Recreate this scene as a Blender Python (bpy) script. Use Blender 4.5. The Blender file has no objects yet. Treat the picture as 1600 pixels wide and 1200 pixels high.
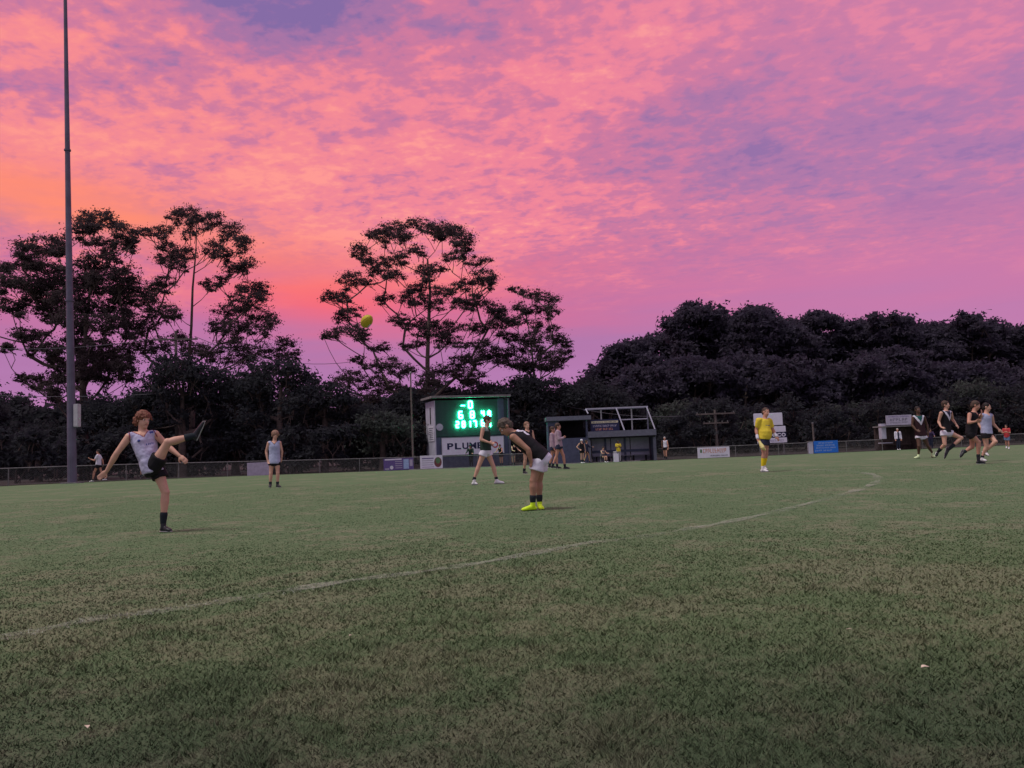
import bpy, bmesh, math, random
import numpy as np
from mathutils import Vector, Matrix, Quaternion
random.seed(7); np.random.seed(7)
RNG = np.random.default_rng(11)
sc = bpy.context.scene
COL = sc.collection

# ------------------------------------------------------------------ camera
F_PX = 1300.0                       # focal length in pixels of a 1600 px wide frame
EYE = Vector((0, 0, 1.0))           # sitting spectator, about 1 m above the turf
PITCH, ROLL = math.radians(4.2), math.radians(2.29)
fwd = Vector((0, math.cos(PITCH), math.sin(PITCH)))
r0 = Vector((1, 0, 0)); u0 = r0.cross(fwd)
right = (r0*math.cos(ROLL) - u0*math.sin(ROLL)).normalized()
up = (u0*math.cos(ROLL) + r0*math.sin(ROLL)).normalized()
cam_data = bpy.data.cameras.new('camera')
cam_data.sensor_width = 36.0; cam_data.lens = F_PX/1600*36.0
cam_data.clip_start = 0.1; cam_data.clip_end = 3000
cam = bpy.data.objects.new('camera', cam_data); COL.objects.link(cam)
cam.matrix_world = Matrix(((right.x, up.x, -fwd.x, EYE.x), (right.y, up.y, -fwd.y, EYE.y),
                           (right.z, up.z, -fwd.z, EYE.z), (0, 0, 0, 1)))
sc.camera = cam
sc.view_settings.view_transform = 'Standard'; sc.view_settings.look = 'None'
sc.view_settings.gamma = 1; sc.view_settings.use_curve_mapping = False
sc.view_settings.exposure = 0.0

# ------------------------------------------------------------------ world: dusk cloud deck
SKY_STRENGTH = 1.0
w = bpy.data.worlds.new('World'); sc.world = w; w.use_nodes = True
nt = w.node_tree; nt.nodes.clear()
class N:
    """tiny helper to write shader maths"""
    def __init__(s, nt): s.nt = nt
    def node(s, t, **k):
        n = s.nt.nodes.new(t)
        for a, b in k.items(): setattr(n, a, b)
        return n
    def put(s, sock, v):
        if isinstance(v, bpy.types.NodeSocket): s.nt.links.new(v, sock)
        elif v is not None: sock.default_value = v
    def m(s, op, a, b=None, c=None, clamp=False):
        n = s.node('ShaderNodeMath', operation=op, use_clamp=clamp)
        s.put(n.inputs[0], a)
        if b is not None: s.put(n.inputs[1], b)
        if c is not None: s.put(n.inputs[2], c)
        return n.outputs[0]
    def mix(s, f, a, b):
        n = s.node('ShaderNodeMix', data_type='RGBA')
        s.put(n.inputs[0], f); s.put(n.inputs[6], a if isinstance(a, bpy.types.NodeSocket) else (*a, 1))
        s.put(n.inputs[7], b if isinstance(b, bpy.types.NodeSocket) else (*b, 1))
        return n.outputs[2]
    def smooth(s, v, lo, hi):
        n = s.node('ShaderNodeMapRange', interpolation_type='SMOOTHSTEP')
        s.put(n.inputs[0], v); n.inputs[1].default_value = lo; n.inputs[2].default_value = hi
        return n.outputs[0]
    def noise(s, vec, scale, detail=3, rough=.5, dist=0, dim='3D'):
        n = s.node('ShaderNodeTexNoise', noise_dimensions=dim)
        if vec is not None: s.put(n.inputs['Vector'], vec)
        n.inputs['Scale'].default_value = scale; n.inputs['Detail'].default_value = detail
        n.inputs['Roughness'].default_value = rough; n.inputs['Distortion'].default_value = dist
        return n.outputs['Fac']
    def xyz(s, x, y, z):
        n = s.node('ShaderNodeCombineXYZ'); s.put(n.inputs[0], x); s.put(n.inputs[1], y); s.put(n.inputs[2], z)
        return n.outputs[0]
def srgb(r, g, b):
    f = lambda c: (c/255/12.92) if c <= 10 else ((c/255+.055)/1.055)**2.4
    return (f(r), f(g), f(b))

n = N(nt)
tc = n.node('ShaderNodeTexCoord'); sep = n.node('ShaderNodeSeparateXYZ')
nt.links.new(tc.outputs['Generated'], sep.inputs[0])
X, Y, Z = sep.outputs
az = n.m('MULTIPLY', n.m('ARCTAN2', X, Y), 57.2958)           # degrees right of the view direction
el = n.m('MULTIPLY', n.m('ARCSINE', Z), 57.2958)              # degrees above the horizon
zz = n.m('ADD', n.m('MAXIMUM', Z, 0.0), 0.10)
px_ = n.m('DIVIDE', X, zz); py_ = n.m('DIVIDE', Y, zz)        # cloud sheet overhead
deck = n.xyz(px_, py_, 0.0)
# ripples run slightly slanted across the view
rip = n.xyz(n.m('ADD', n.m('MULTIPLY', px_, 1.5), n.m('MULTIPLY', py_, -.45)), n.m('ADD', n.m('MULTIPLY', py_, 1.6), n.m('MULTIPLY', px_, .55)), 3.0)
big = n.noise(deck, .62, 3, .5, .4)
mid_ = n.noise(rip, 1.9, 4, .5, .35)
fine = n.noise(rip, 8.5, 4, .56, .3)
vfine = n.noise(rip, 20, 3, .5, .3)
def blob(a0, e0, wa, we, tilt=0.0):
    da = n.m('SUBTRACT', az, a0); de = n.m('SUBTRACT', n.m('SUBTRACT', el, e0), n.m('MULTIPLY', da, tilt))
    q = n.m('ADD', n.m('POWER', n.m('DIVIDE', da, wa), 2.0), n.m('POWER', n.m('DIVIDE', de, we), 2.0))
    return n.m('EXPONENT', n.m('MULTIPLY', q, -1.0))
# cloud lightness
f = n.m('ADD', n.m('MULTIPLY', big, .95), n.m('MULTIPLY', mid_, .72))
f = n.m('ADD', f, n.m('MULTIPLY', fine, .66)); f = n.m('ADD', f, n.m('MULTIPLY', vfine, .30))
f = n.m('SUBTRACT', f, 1.315)                                   # about zero mean
f = n.m('MULTIPLY', f, 1.5)
lit = n.m('ADD', n.m('MULTIPLY', blob(-13, 19, 17, 7), .24), n.m('MULTIPLY', blob(10, 26.5, 15, 3.0, .15), .16))
lit = n.m('ADD', lit, n.m('MULTIPLY', blob(30, 29, 8, 4), .15))
lit = n.m('SUBTRACT', lit, n.m('MULTIPLY', blob(-13, 28.5, 10, 2.6, -.10), .44))
lit = n.m('SUBTRACT', lit, n.m('MULTIPLY', blob(20, 19.0, 13, 3.8, -.06), .30))
lit = n.m('SUBTRACT', lit, n.m('MULTIPLY', blob(11, 22.0, 5, 2.0, 0), .22))
lit = n.m('SUBTRACT', lit, n.m('MULTIPLY', blob(-29, 21.5, 8, 1.6, 0), .12))
f = n.m('ADD', n.m('ADD', f, lit), .535)
ramp = n.node('ShaderNodeValToRGB'); nt.links.new(f, ramp.inputs[0])
cr = ramp.color_ramp; cr.interpolation = 'EASE'
stops = [(0.0, srgb(134, 108, 166)), (.24, srgb(168, 117, 166)), (.5, srgb(205, 122, 160)), (.74, srgb(240, 134, 155)), (1.0, srgb(255, 156, 154))]
cr.elements[0].position = 0; cr.elements[0].color = (*stops[0][1], 1)
cr.elements[1].position = 1; cr.elements[1].color = (*stops[-1][1], 1)
for p_, c_ in stops[1:-1]:
    e_ = cr.elements.new(p_); e_.color = (*c_, 1)
cloud = ramp.outputs[0]
# low, smooth bands towards the horizon
streak = n.noise(n.xyz(n.m('MULTIPLY', az, .035), n.m('MULTIPLY', el, .34), 1.7), 1.6, 4, .5, .5)
low_r = n.node('ShaderNodeValToRGB')
lv = n.m('ADD', n.m('DIVIDE', el, 16.0), n.m('MULTIPLY', n.m('SUBTRACT', streak, .5), .45)); nt.links.new(lv, low_r.inputs[0])
lr = low_r.color_ramp
lst = [(0.0, srgb(205, 138, 180)), (.22, srgb(182, 124, 178)), (.42, srgb(178, 120, 172)), (.60, srgb(200, 116, 162)), (.82, srgb(226, 118, 150)), (1.0, srgb(196, 118, 162))]
lr.elements[0].position = 0; lr.elements[0].color = (*lst[0][1], 1)
lr.elements[1].position = 1; lr.elements[1].color = (*lst[-1][1], 1)
for p_, c_ in lst[1:-1]:
    e_ = lr.elements.new(p_); e_.color = (*c_, 1)
low = low_r.outputs[0]
low = n.mix(n.m('MULTIPLY', n.smooth(az, 0, 28), .55), low, srgb(204, 128, 176))
hi_f = n.smooth(n.m('ADD', el, n.m('MULTIPLY', n.m('SUBTRACT', mid_, .5), 7.0)), 8.5, 15.0)
cloud = n.mix(n.m('MULTIPLY', n.smooth(az, 0, 30), .38), cloud, srgb(196, 132, 180))
cloud = n.mix(n.m('MULTIPLY', n.m('MULTIPLY', n.smooth(n.m('MULTIPLY', az, -1.0), -4, 26), n.smooth(f, .35, .9)), .42), cloud, srgb(255, 150, 132))
sky = n.mix(hi_f, low, cloud)
# afterglow above the trees on the left
glow = n.m('MULTIPLY', blob(-28, 15.6, 13, 2.0, -.14), 1.0)
glow = n.m('ADD', glow, n.m('MULTIPLY', blob(-13, 10.6, 8, 2.3, -.10), .85))
glow = n.m('ADD', glow, n.m('MULTIPLY', blob(-3, 10.6, 6, 2.0, -.1), .35))
glow = n.m('MULTIPLY', glow, n.m('ADD', .35, n.m('MULTIPLY', streak, 1.15)), clamp=True)
glowc = n.mix(n.smooth(el, 9, 15), srgb(250, 106, 118), srgb(255, 142, 118))
sky = n.mix(glow, sky, glowc)
# away from the sunset the deck turns to mauve grey
back = n.m('MULTIPLY', n.smooth(n.m('MULTIPLY', Y, -1.0), -.55, .75), .80)
sky = n.mix(back, sky, srgb(178, 178, 194))
sky = n.mix(n.m('MULTIPLY', n.smooth(el, 34, 66), .85), sky, srgb(182, 178, 198))
below = n.smooth(Z, -.02, 0.0)
sky = n.mix(below, srgb(60, 60, 55), sky)
bg = n.node('ShaderNodeBackground'); nt.links.new(sky, bg.inputs[0]); bg.inputs[1].default_value = SKY_STRENGTH
outw = n.node('ShaderNodeOutputWorld'); nt.links.new(bg.outputs[0], outw.inputs[0])

# ------------------------------------------------------------------ sun lamp: soft, high from the left (short soft shadows to the right)
sun_d = bpy.data.lights.new('sun', 'SUN'); sun_d.energy = 2.0; sun_d.angle = math.radians(15); sun_d.color = (1.0, .93, .82)
sun = bpy.data.objects.new('sun', sun_d); COL.objects.link(sun)
ldir = Vector((math.sin(math.radians(-112))*math.cos(math.radians(66)), math.cos(math.radians(-112))*math.cos(math.radians(66)), math.sin(math.radians(66))))
sun.rotation_euler = ldir.to_track_quat('Z', 'Y').to_euler()

# ------------------------------------------------------------------ placement helpers
def ray(px, py):
    return fwd + right*((px-800)/F_PX) + up*((600-py)/F_PX)
def P(px, py, y):
    """world point on the sight line of photo pixel (px, py) at distance y"""
    d = ray(px, py); return EYE + d*(y/d.y)
def sstep(t): t = min(1, max(0, t)); return t*t*(3-2*t)
def gz(x, y):
    """turf level: the oval falls away gently towards the far boundary"""
    return -.58*sstep((y+.2*x-33)/35)
def gz_np(x, y):
    t = np.clip((y+.2*x-33)/35, 0, 1); return -.58*t*t*(3-2*t)
def G(px, py):
    d = ray(px, py); lo = 0.5
    y = 1.0
    while y < 400:
        p = EYE + d*(y/d.y)
        if p.z <= gz(p.x, p.y): break
        y += .05 if y < 80 else 1
    return Vector((p.x, p.y, gz(p.x, p.y)))
def hor(px): return 727.6-.04*px
def mpp(y): return y/F_PX           # metres per photo pixel at distance y

# ------------------------------------------------------------------ object helpers
def link(o, parent=None):
    COL.objects.link(o)
    if parent is not None: o.parent = parent
    return o
def mesh_obj(name, me, mats, parent=None):
    if not isinstance(mats, (list, tuple)): mats = [mats]
    for m_ in mats:
        if me.materials.find(m_.name) < 0 or True: me.materials.append(m_)
    return link(bpy.data.objects.new(name, me), parent)
def bm_obj(name, bm, mats, parent=None, smooth=False):
    me = bpy.data.meshes.new(name); bm.normal_update(); bm.to_mesh(me); bm.free()
    if smooth: me.polygons.foreach_set('use_smooth', [True]*len(me.polygons))
    return mesh_obj(name, me, mats, parent)
def tag(o, label=None, cat=None, group=None, kind=None):
    if label: o['label'] = label
    if cat: o['category'] = cat
    if group: o['group'] = group
    if kind: o['kind'] = kind
    return o
def empty(name, loc, rz=0.0):
    o = bpy.data.objects.new(name, None); COL.objects.link(o); o.location = loc; o.rotation_euler = (0, 0, rz)
    o.empty_display_size = .2
    return o
def np_mesh(name, verts, faces, k):
    """fast mesh from an (n,3) array of verts and (m,k) array of faces"""
    me = bpy.data.meshes.new(name)
    me.vertices.add(len(verts)); me.vertices.foreach_set('co', np.ascontiguousarray(verts, dtype=np.float32).ravel())
    me.loops.add(len(faces)*k); me.loops.foreach_set('vertex_index', np.ascontiguousarray(faces, dtype=np.int32).ravel())
    me.polygons.add(len(faces)); me.polygons.foreach_set('loop_start', np.arange(0, len(faces)*k, k, dtype=np.int32))
    me.update(calc_edges=True)
    return me
def box(bm, c, s, rot=None):
    vs = bmesh.ops.create_cube(bm, size=1)['verts']
    M = Matrix.Translation(Vector(c)) @ (rot.to_4x4() if rot is not None else Matrix()) @ Matrix.Diagonal((*s, 1))
    bmesh.ops.transform(bm, matrix=M, verts=vs); return vs
def tube(bm, a, b, r1, r2=None, seg=10):
    a, b = Vector(a), Vector(b); r2 = r1 if r2 is None else r2
    d = b-a; L = d.length
    vs = bmesh.ops.create_cone(bm, cap_ends=True, segments=seg, radius1=r1, radius2=r2, depth=L)['verts']
    M = Matrix.Translation((a+b)/2) @ d.to_track_quat('Z', 'Y').to_matrix().to_4x4()
    bmesh.ops.transform(bm, matrix=M, verts=vs); return vs
def bevel_box(bm, c, s, w_=.01, seg=2):
    b2 = bmesh.new(); box(b2, c, s)
    bmesh.ops.bevel(b2, geom=b2.edges[:], offset=w_, segments=seg, affect='EDGES')
    tmp = bpy.data.meshes.new('tmp'); b2.to_mesh(tmp); b2.free(); bm.from_mesh(tmp); bpy.data.meshes.remove(tmp)

# ------------------------------------------------------------------ materials
def mat(name, col, rough=.7, metal=0.0, var=.12, scale=6.0, bump=.0, bscale=40.0, emit=None, estr=0.0, spec=.3, col2=None, sheen=0):
    m_ = bpy.data.materials.new(name); m_.use_nodes = True; t = m_.node_tree; t.nodes.clear(); k = N(t)
    b = k.node('ShaderNodeBsdfPrincipled'); o = k.node('ShaderNodeOutputMaterial'); t.links.new(b.outputs[0], o.inputs[0])
    tcn = k.node('ShaderNodeTexCoord')
    nf = k.noise(tcn.outputs['Object'], scale, 5, .6, .3)
    c1 = tuple(max(0, c*(1-var)) for c in col); c2 = tuple(min(1, c*(1+var)) for c in (col2 or col))
    t.links.new(k.mix(k.smooth(nf, .3, .7), c1, c2), b.inputs['Base Color'])
    b.inputs['Roughness'].default_value = rough; b.inputs['Metallic'].default_value = metal
    b.inputs['Specular IOR Level'].default_value = spec
    if bump:
        bn = k.node('ShaderNodeBump'); bn.inputs['Strength'].default_value = bump; bn.inputs['Distance'].default_value = .01
        t.links.new(k.noise(tcn.outputs['Object'], bscale, 4, .6), bn.inputs['Height']); t.links.new(bn.outputs[0], b.inputs['Normal'])
    if emit:
        b.inputs['Emission Color'].default_value = (*emit, 1); b.inputs['Emission Strength'].default_value = estr
    return m_
M = {}
M['galv'] = mat('galvanised_steel', (.30, .30, .33), .5, .6, .2, 3, .1)
M['galv_dull'] = mat('weathered_steel', (.17, .17, .18), .7, .2, .25, 4, .1)
M['pole'] = mat('light_pole_steel', (.115, .11, .165), .55, .3, .18, 1.2, .08, 12)
M['polebox'] = mat('switch_box_paint', (.42, .42, .47), .6, 0, .1, 5)
M['white'] = mat('white_paint', (.62, .62, .68), .6, 0, .08, 5, .05)
M['signwhite'] = mat('white_sign_face', (.68, .67, .80), .5, 0, .05, 4)
M['signlav'] = mat('faded_sign_face', (.40, .37, .50), .6, 0, .12, 5)
M['signpurple'] = mat('purple_print', (.13, .09, .28), .5, 0, .1, 8)
M['signblue'] = mat('blue_print', (.02, .17, .68), .5, 0, .1, 8)
M['signpale'] = mat('pale_blue_print', (.33, .45, .72), .5, 0, .15, 9)
M['navy'] = mat('navy_print', (.015, .018, .07), .5, 0, .1, 6)
M['red'] = mat('red_print', (.45, .05, .06), .5, 0, .1, 6)
M['orange'] = mat('orange_print', (.55, .25, .17), .5, 0, .1, 6)
M['greenp'] = mat('green_print', (.10, .20, .10), .6, 0, .2, 9)
M['maroonp'] = mat('maroon_print', (.16, .05, .06), .6, 0, .2, 9)
M['cream'] = mat('cream_print', (.55, .5, .38), .5, 0, .1, 6)
M['scorewall'] = mat('scoreboard_green_cladding', (.024, .055, .060), .55, 0, .15, 2, .15, 18)
M['sidewall'] = mat('pale_rendered_side_wall', (.46, .46, .58), .75, 0, .10, 2, .15, 25)
M['roofgrey'] = mat('weathered_roof_edge', (.20, .19, .20), .8, 0, .18, 3, .2)
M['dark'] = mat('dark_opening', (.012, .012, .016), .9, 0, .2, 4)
M['dugblue'] = mat('slate_blue_blockwork', (.075, .085, .15), .8, 0, .15, 3, .25, 20)
M['dugroof'] = mat('slate_grey_fascia', (.115, .12, .17), .7, 0, .12, 4, .1)
M['dugpanel'] = mat('grey_back_panel', (.16, .155, .21), .8, 0, .12, 3, .1)
M['brownwall'] = mat('brown_timber_lining', (.085, .06, .06), .85, 0, .25, 4, .2)
M['led'] = mat('green_led_light', (.1, .6, .4), .5, 0, 0, 5, emit=(.035, 1.0, .42), estr=36.0)
M['bark'] = mat('gum_bark', (.10, .075, .070), .9, 0, .35, 1.5, .5, 9)
M['bark_pale'] = mat('pale_gum_bark', (.17, .14, .13), .85, 0, .35, 1.5, .4, 9)
M['timber'] = mat('grey_timber_pole', (.13, .11, .105), .85, 0, .25, 3, .4, 14)
M['wire'] = mat('overhead_wire', (.10, .095, .12), .6, .3, .05)
M['concrete'] = mat('concrete_kerb', (.28, .27, .27), .9, 0, .2, 4, .3)
def leaf_mat(name, c1, c2, sc_=.35):
    m_ = bpy.data.materials.new(name); m_.use_nodes = True; t = m_.node_tree; t.nodes.clear(); k = N(t)
    b = k.node('ShaderNodeBsdfDiffuse'); tl = k.node('ShaderNodeBsdfTranslucent'); mx_ = k.node('ShaderNodeMixShader'); o = k.node('ShaderNodeOutputMaterial')
    mx_.inputs[0].default_value = .45; t.links.new(b.outputs[0], mx_.inputs[1]); t.links.new(tl.outputs[0], mx_.inputs[2]); t.links.new(mx_.outputs[0], o.inputs[0])
    g = k.node('ShaderNodeNewGeometry')
    a = k.noise(g.outputs['Position'], sc_, 3, .6); b_ = k.noise(g.outputs['Position'], 3.3, 2, .7)
    fac = k.smooth(k.m('ADD', k.m('MULTIPLY', a, .5), k.m('MULTIPLY', b_, .5)), .36, .64)
    lc = k.mix(fac, c1, c2); t.links.new(lc, b.inputs['Color']); t.links.new(lc, tl.inputs['Color'])
    return m_
M['gum'] = leaf_mat('gum_leaves', (.058, .046, .054), (.092, .074, .080))
M['gum2'] = leaf_mat('haze_tinted_forest_leaves', (.052, .047, .076), (.084, .076, .106))  # blue-violet distance haze is put into the leaf colour
M['darkleaf'] = leaf_mat('dark_leaves', (.032, .034, .046), (.056, .060, .068))
M['greyleaf'] = leaf_mat('grey_green_leaves', (.050, .060, .060), (.090, .105, .096))

# ------------------------------------------------------------------ ground
def ground_material(name, blades=False, paint=0.0):
    m_ = bpy.data.materials.new(name); m_.use_nodes = True; t = m_.node_tree; t.nodes.clear(); k = N(t)
    b = k.node('ShaderNodeBsdfPrincipled'); o = k.node('ShaderNodeOutputMaterial'); t.links.new(b.outputs[0], o.inputs[0])
    g = k.node('ShaderNodeNewGeometry'); pos = g.outputs['Position']
    sp = k.node('ShaderNodeSeparateXYZ'); t.links.new(pos, sp.inputs[0])
    big_ = k.noise(pos, .55, 4, .6, .6); md = k.noise(pos, 2.3, 5, .65, .8); fn = k.noise(pos, 14, 5, .7); vf = k.noise(pos, 190 if blades else 60, 2, .7)
    # darker turf with more straw near the camera; paler, then greener further out
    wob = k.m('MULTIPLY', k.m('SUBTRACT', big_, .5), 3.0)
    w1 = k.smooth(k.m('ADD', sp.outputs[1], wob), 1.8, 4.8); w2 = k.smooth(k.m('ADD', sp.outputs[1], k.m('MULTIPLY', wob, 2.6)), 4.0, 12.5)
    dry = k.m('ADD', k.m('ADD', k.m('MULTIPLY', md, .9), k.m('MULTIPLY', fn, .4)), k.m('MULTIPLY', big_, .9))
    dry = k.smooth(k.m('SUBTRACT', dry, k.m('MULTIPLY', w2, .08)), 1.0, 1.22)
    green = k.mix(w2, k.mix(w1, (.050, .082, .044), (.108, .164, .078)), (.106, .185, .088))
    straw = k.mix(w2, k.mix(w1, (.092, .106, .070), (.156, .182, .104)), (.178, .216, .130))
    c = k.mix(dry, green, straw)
    dk = k.smooth(k.noise(pos, 5.5, 4, .6, 1.2), .60, .72)
    c = k.mix(k.m('MULTIPLY', dk, .42), c, (.055, .085, .040))
    soil = k.smooth(k.noise(pos, 1.15, 5, .7, 1.0), .63, .72)
    c = k.mix(k.m('MULTIPLY', soil, .35), c, (.19, .16, .12))
    c = k.mix(k.smooth(vf, .35, .75), k.mix(.12, c, (.01, .015, .006)), c)
    if blades: c = k.mix(k.smooth(vf, .50, .85), c, k.mix(.18, c, (.42, .38, .27)))
    if paint: c = k.mix(paint, c, (.42, .46, .40))
    t.links.new(c, b.inputs['Base Color'])
    b.inputs['Roughness'].default_value = .8; b.inputs['Specular IOR Level'].default_value = .2
    if not blades:
        bn = k.node('ShaderNodeBump'); bn.inputs['Strength'].default_value = .9; bn.inputs['Distance'].default_value = .03
        h = k.m('ADD', k.m('MULTIPLY', fn, .6), k.m('MULTIPLY', vf, .5)); t.links.new(h, bn.inputs['Height']); t.links.new(bn.outputs[0], b.inputs['Normal'])
    return m_
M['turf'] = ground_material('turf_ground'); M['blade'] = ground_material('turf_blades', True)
M['blade_paint'] = ground_material('painted_turf_blades', True, .55)
ys = np.concatenate([[-60, -20, -5], np.arange(0, 20, 1.0), np.arange(20, 80, 2.0), [80, 90, 110, 150, 220, 400, 900, 1800]])
xs = np.concatenate([[-1500, -600, -250, -120], np.arange(-80, 81, 4.0), [120, 250, 600, 1500]])
gx, gy = np.meshgrid(xs, ys)
gv = np.stack([gx.ravel(), gy.ravel(), gz_np(gx.ravel(), gy.ravel())], 1)
nx = len(xs); idx = np.arange(len(ys)*nx).reshape(len(ys), nx)
gf = np.stack([idx[:-1, :-1].ravel(), idx[:-1, 1:].ravel(), idx[1:, 1:].ravel(), idx[1:, :-1].ravel()], 1)
g_me = np_mesh('ground', gv, gf, 4); g_me.polygons.foreach_set('use_smooth', [True]*len(gf))
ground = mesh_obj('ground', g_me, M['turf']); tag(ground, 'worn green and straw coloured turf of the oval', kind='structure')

# faded painted line curving across the oval
line_px = [(-60, 1012), (10, 999), (145, 971), (250, 957), (390, 935), (530, 912), (665, 895), (770, 879), (910, 852), (995, 842), (1080, 827), (1150, 814),
           (1230, 796), (1310, 775), (1350, 763), (1371, 752), (1366, 743), (1335, 737.5), (1290, 735), (1240, 733.5)]
lp = [G(*q) for q in line_px]
def catmull(pts, nsub):
    out = []
    for i in range(len(pts)-1):
        p0 = pts[max(i-1, 0)]; p1 = pts[i]; p2 = pts[i+1]; p3 = pts[min(i+2, len(pts)-1)]
        for j in range(nsub):
            t = j/nsub
            out.append(.5*((2*p1)+(-p0+p2)*t+(2*p0-5*p1+4*p2-p3)*t*t+(-p0+3*p1-3*p2+p3)*t**3))
    out.append(pts[-1]); return out
lc = catmull(lp, 10)
LINE = np.array([(p.x, p.y) for p in lc])
def line_dist(x, y):
    d = np.full(len(x), 9e9)
    for a, b in zip(LINE[:-1], LINE[1:]):
        ab = b-a; t = np.clip(((x-a[0])*ab[0]+(y-a[1])*ab[1])/(ab@ab+1e-9), 0, 1)
        d = np.minimum(d, np.hypot(x-a[0]-t*ab[0], y-a[1]-t*ab[1]))
    return d
bm = bmesh.new(); prev = None
for i, p in enumerate(lc):
    a = lc[max(i-1, 0)]; b = lc[min(i+1, len(lc)-1)]; t = (b-a); nrm = Vector((-t.y, t.x, 0)).normalized()
    wdt = .075+.03*math.sin(i*.7)
    q1 = p+nrm*wdt; q2 = p-nrm*wdt
    cur = (bm.verts.new((q1.x, q1.y, gz(q1.x, q1.y)+.012)), bm.verts.new((q2.x, q2.y, gz(q2.x, q2.y)+.012)))
    if prev: bm.faces.new((prev[0], prev[1], cur[1], cur[0]))
    prev = cur
m_ = bpy.data.materials.new('worn_line_paint'); m_.use_nodes = True; t = m_.node_tree; t.nodes.clear(); k = N(t)
b = k.node('ShaderNodeBsdfPrincipled'); o = k.node('ShaderNodeOutputMaterial'); tr = k.node('ShaderNodeBsdfTransparent'); mx = k.node('ShaderNodeMixShader')
g = k.node('ShaderNodeNewGeometry')
a_ = k.m('ADD', k.m('MULTIPLY', k.noise(g.outputs['Position'], .9, 3, .6), .6), k.m('MULTIPLY', k.noise(g.outputs['Position'], 16, 4, .7), .5))
t.links.new(k.m('MULTIPLY', k.smooth(a_, .44, .69), .42), mx.inputs[0]); t.links.new(tr.outputs[0], mx.inputs[1]); t.links.new(b.outputs[0], mx.inputs[2]); t.links.new(mx.outputs[0], o.inputs[0])
b.inputs['Base Color'].default_value = (.36, .40, .33, 1); b.inputs['Roughness'].default_value = .9
tag(bm_obj('boundary_line', bm, m_), 'faded white line painted in a curve across the turf', kind='structure')

def vnoise(x, y, sc_, seed):
    g_ = np.random.default_rng(seed).uniform(0, 1, (64, 64)); u = x*sc_+500; v = y*sc_+500
    i = np.floor(u).astype(int); j = np.floor(v).astype(int); fu = u-i; fv = v-j; fu = fu*fu*(3-2*fu); fv = fv*fv*(3-2*fv)
    q = lambda a, b: g_[a % 64, b % 64]
    return (q(i, j)*(1-fu)+q(i+1, j)*fu)*(1-fv)+(q(i, j+1)*(1-fu)+q(i+1, j+1)*fu)*fv
# grass blades, finer and denser towards the viewer
def blades(n_, name, rmax=38.0):
    r = np.exp(RNG.uniform(math.log(1.7), math.log(rmax), n_)); a = RNG.uniform(-.66, .66, n_)
    x = np.sin(a)*r*1.02; y = np.cos(a)*r
    # clump the positions
    x += RNG.normal(0, .008, n_)*r*.3; y += RNG.normal(0, .008, n_)*r*.3
    z = gz_np(x, y)
    ph = vnoise(x, y, 2.1, 3)*.6+vnoise(x, y, 5.3, 4)*.4-.5; ph2 = vnoise(x, y, 13.0, 5)-.5
    tuft = np.clip((vnoise(x, y, 3.7, 8)*.5+vnoise(x, y, 9.1, 9)*.5-.66)/.12, 0, 1)
    h = (.017+.020*ph+.014*ph2+RNG.exponential(.006, n_)+.020*tuft)*(1+.012*r); h = np.clip(h*.82, .004, .055)*np.clip(1.1-(r-2.2)/9, .22, 1)*np.clip(1.2-r/40, .1, 1)
    wd = .0009*np.maximum(r, 2.2)*np.clip(1-(r-7)/30, .6, 1)*RNG.uniform(.7, 1.3, n_)
    yaw = RNG.uniform(0, 2*math.pi, n_); lean = RNG.uniform(.2, 1.5, n_)*h*1.3*np.clip(1-(r-4)/12, .25, 1); ly = RNG.uniform(0, 2*math.pi, n_)
    v = np.empty((n_, 3, 3), np.float32)
    cx, sx = np.cos(yaw)*wd, np.sin(yaw)*wd
    v[:, 0] = np.stack([x-cx, y-sx, z], 1); v[:, 1] = np.stack([x+cx, y+sx, z], 1)
    v[:, 2] = np.stack([x+np.cos(ly)*lean, y+np.sin(ly)*lean, z+h], 1)
    me = np_mesh(name, v.reshape(-1, 3), np.arange(n_*3).reshape(-1, 3), 3)
    d = line_dist(x, y)
    worn = (np.sin(x*1.7+y*.9)+np.sin(x*.63-y*1.31+2)+np.sin(x*4.1)*.5)*.25+.5
    painted = (d < .085+.02*r/10) & (RNG.uniform(0, 1, n_) < np.clip(worn+.05, .05, .75)*np.clip((r-3)/8, .25, .85))
    me.polygons.foreach_set('material_index', painted.astype(np.int32))
    return me
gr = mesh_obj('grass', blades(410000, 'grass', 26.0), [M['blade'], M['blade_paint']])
tag(gr, 'short worn grass blades covering the oval', 'grass', kind='stuff')

M['litter'] = mat('leaf_litter_ground', (.030, .027, .026), .95, 0, .4, 1.2, .5, 14)
# a few pale dead leaves dropped on the turf
def fallen_leaf(px, py, s, lab, rz):
    p = G(px, py); bm = bmesh.new(); pts = []
    prof = [(0, 0), (.25, .22), (.6, .26), (1, .0), (.6, -.2), (.25, -.16)]
    top = [bm.verts.new((a_*s, b_*s, .014+.16*s*math.sin(a_*3)+.05*s*(i % 2))) for i, (a_, b_) in enumerate(prof)]
    bm.faces.new(top); g2 = bmesh.ops.extrude_face_region(bm, geom=bm.faces[:])
    for v_ in [e for e in g2['geom'] if isinstance(e, bmesh.types.BMVert)]: v_.co.z += .002
    o = bm_obj('fallen_leaf', bm, M['paleleaf']); o.location = (p.x, p.y, p.z+.022); o.rotation_euler = (.15, .1, rz)
    tag(o, lab, 'leaf', 'pale leaves lying on the turf')
M['paleleaf'] = mat('dead_leaf', (.62, .52, .42), .7, 0, .15, 20)
fallen_leaf(1439, 1061, .042, 'pale curled leaf lying on dark turf at lower right', .3)
fallen_leaf(136, 1157, .040, 'pale leaf lying on turf in the lower left corner', 2.1)
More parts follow.
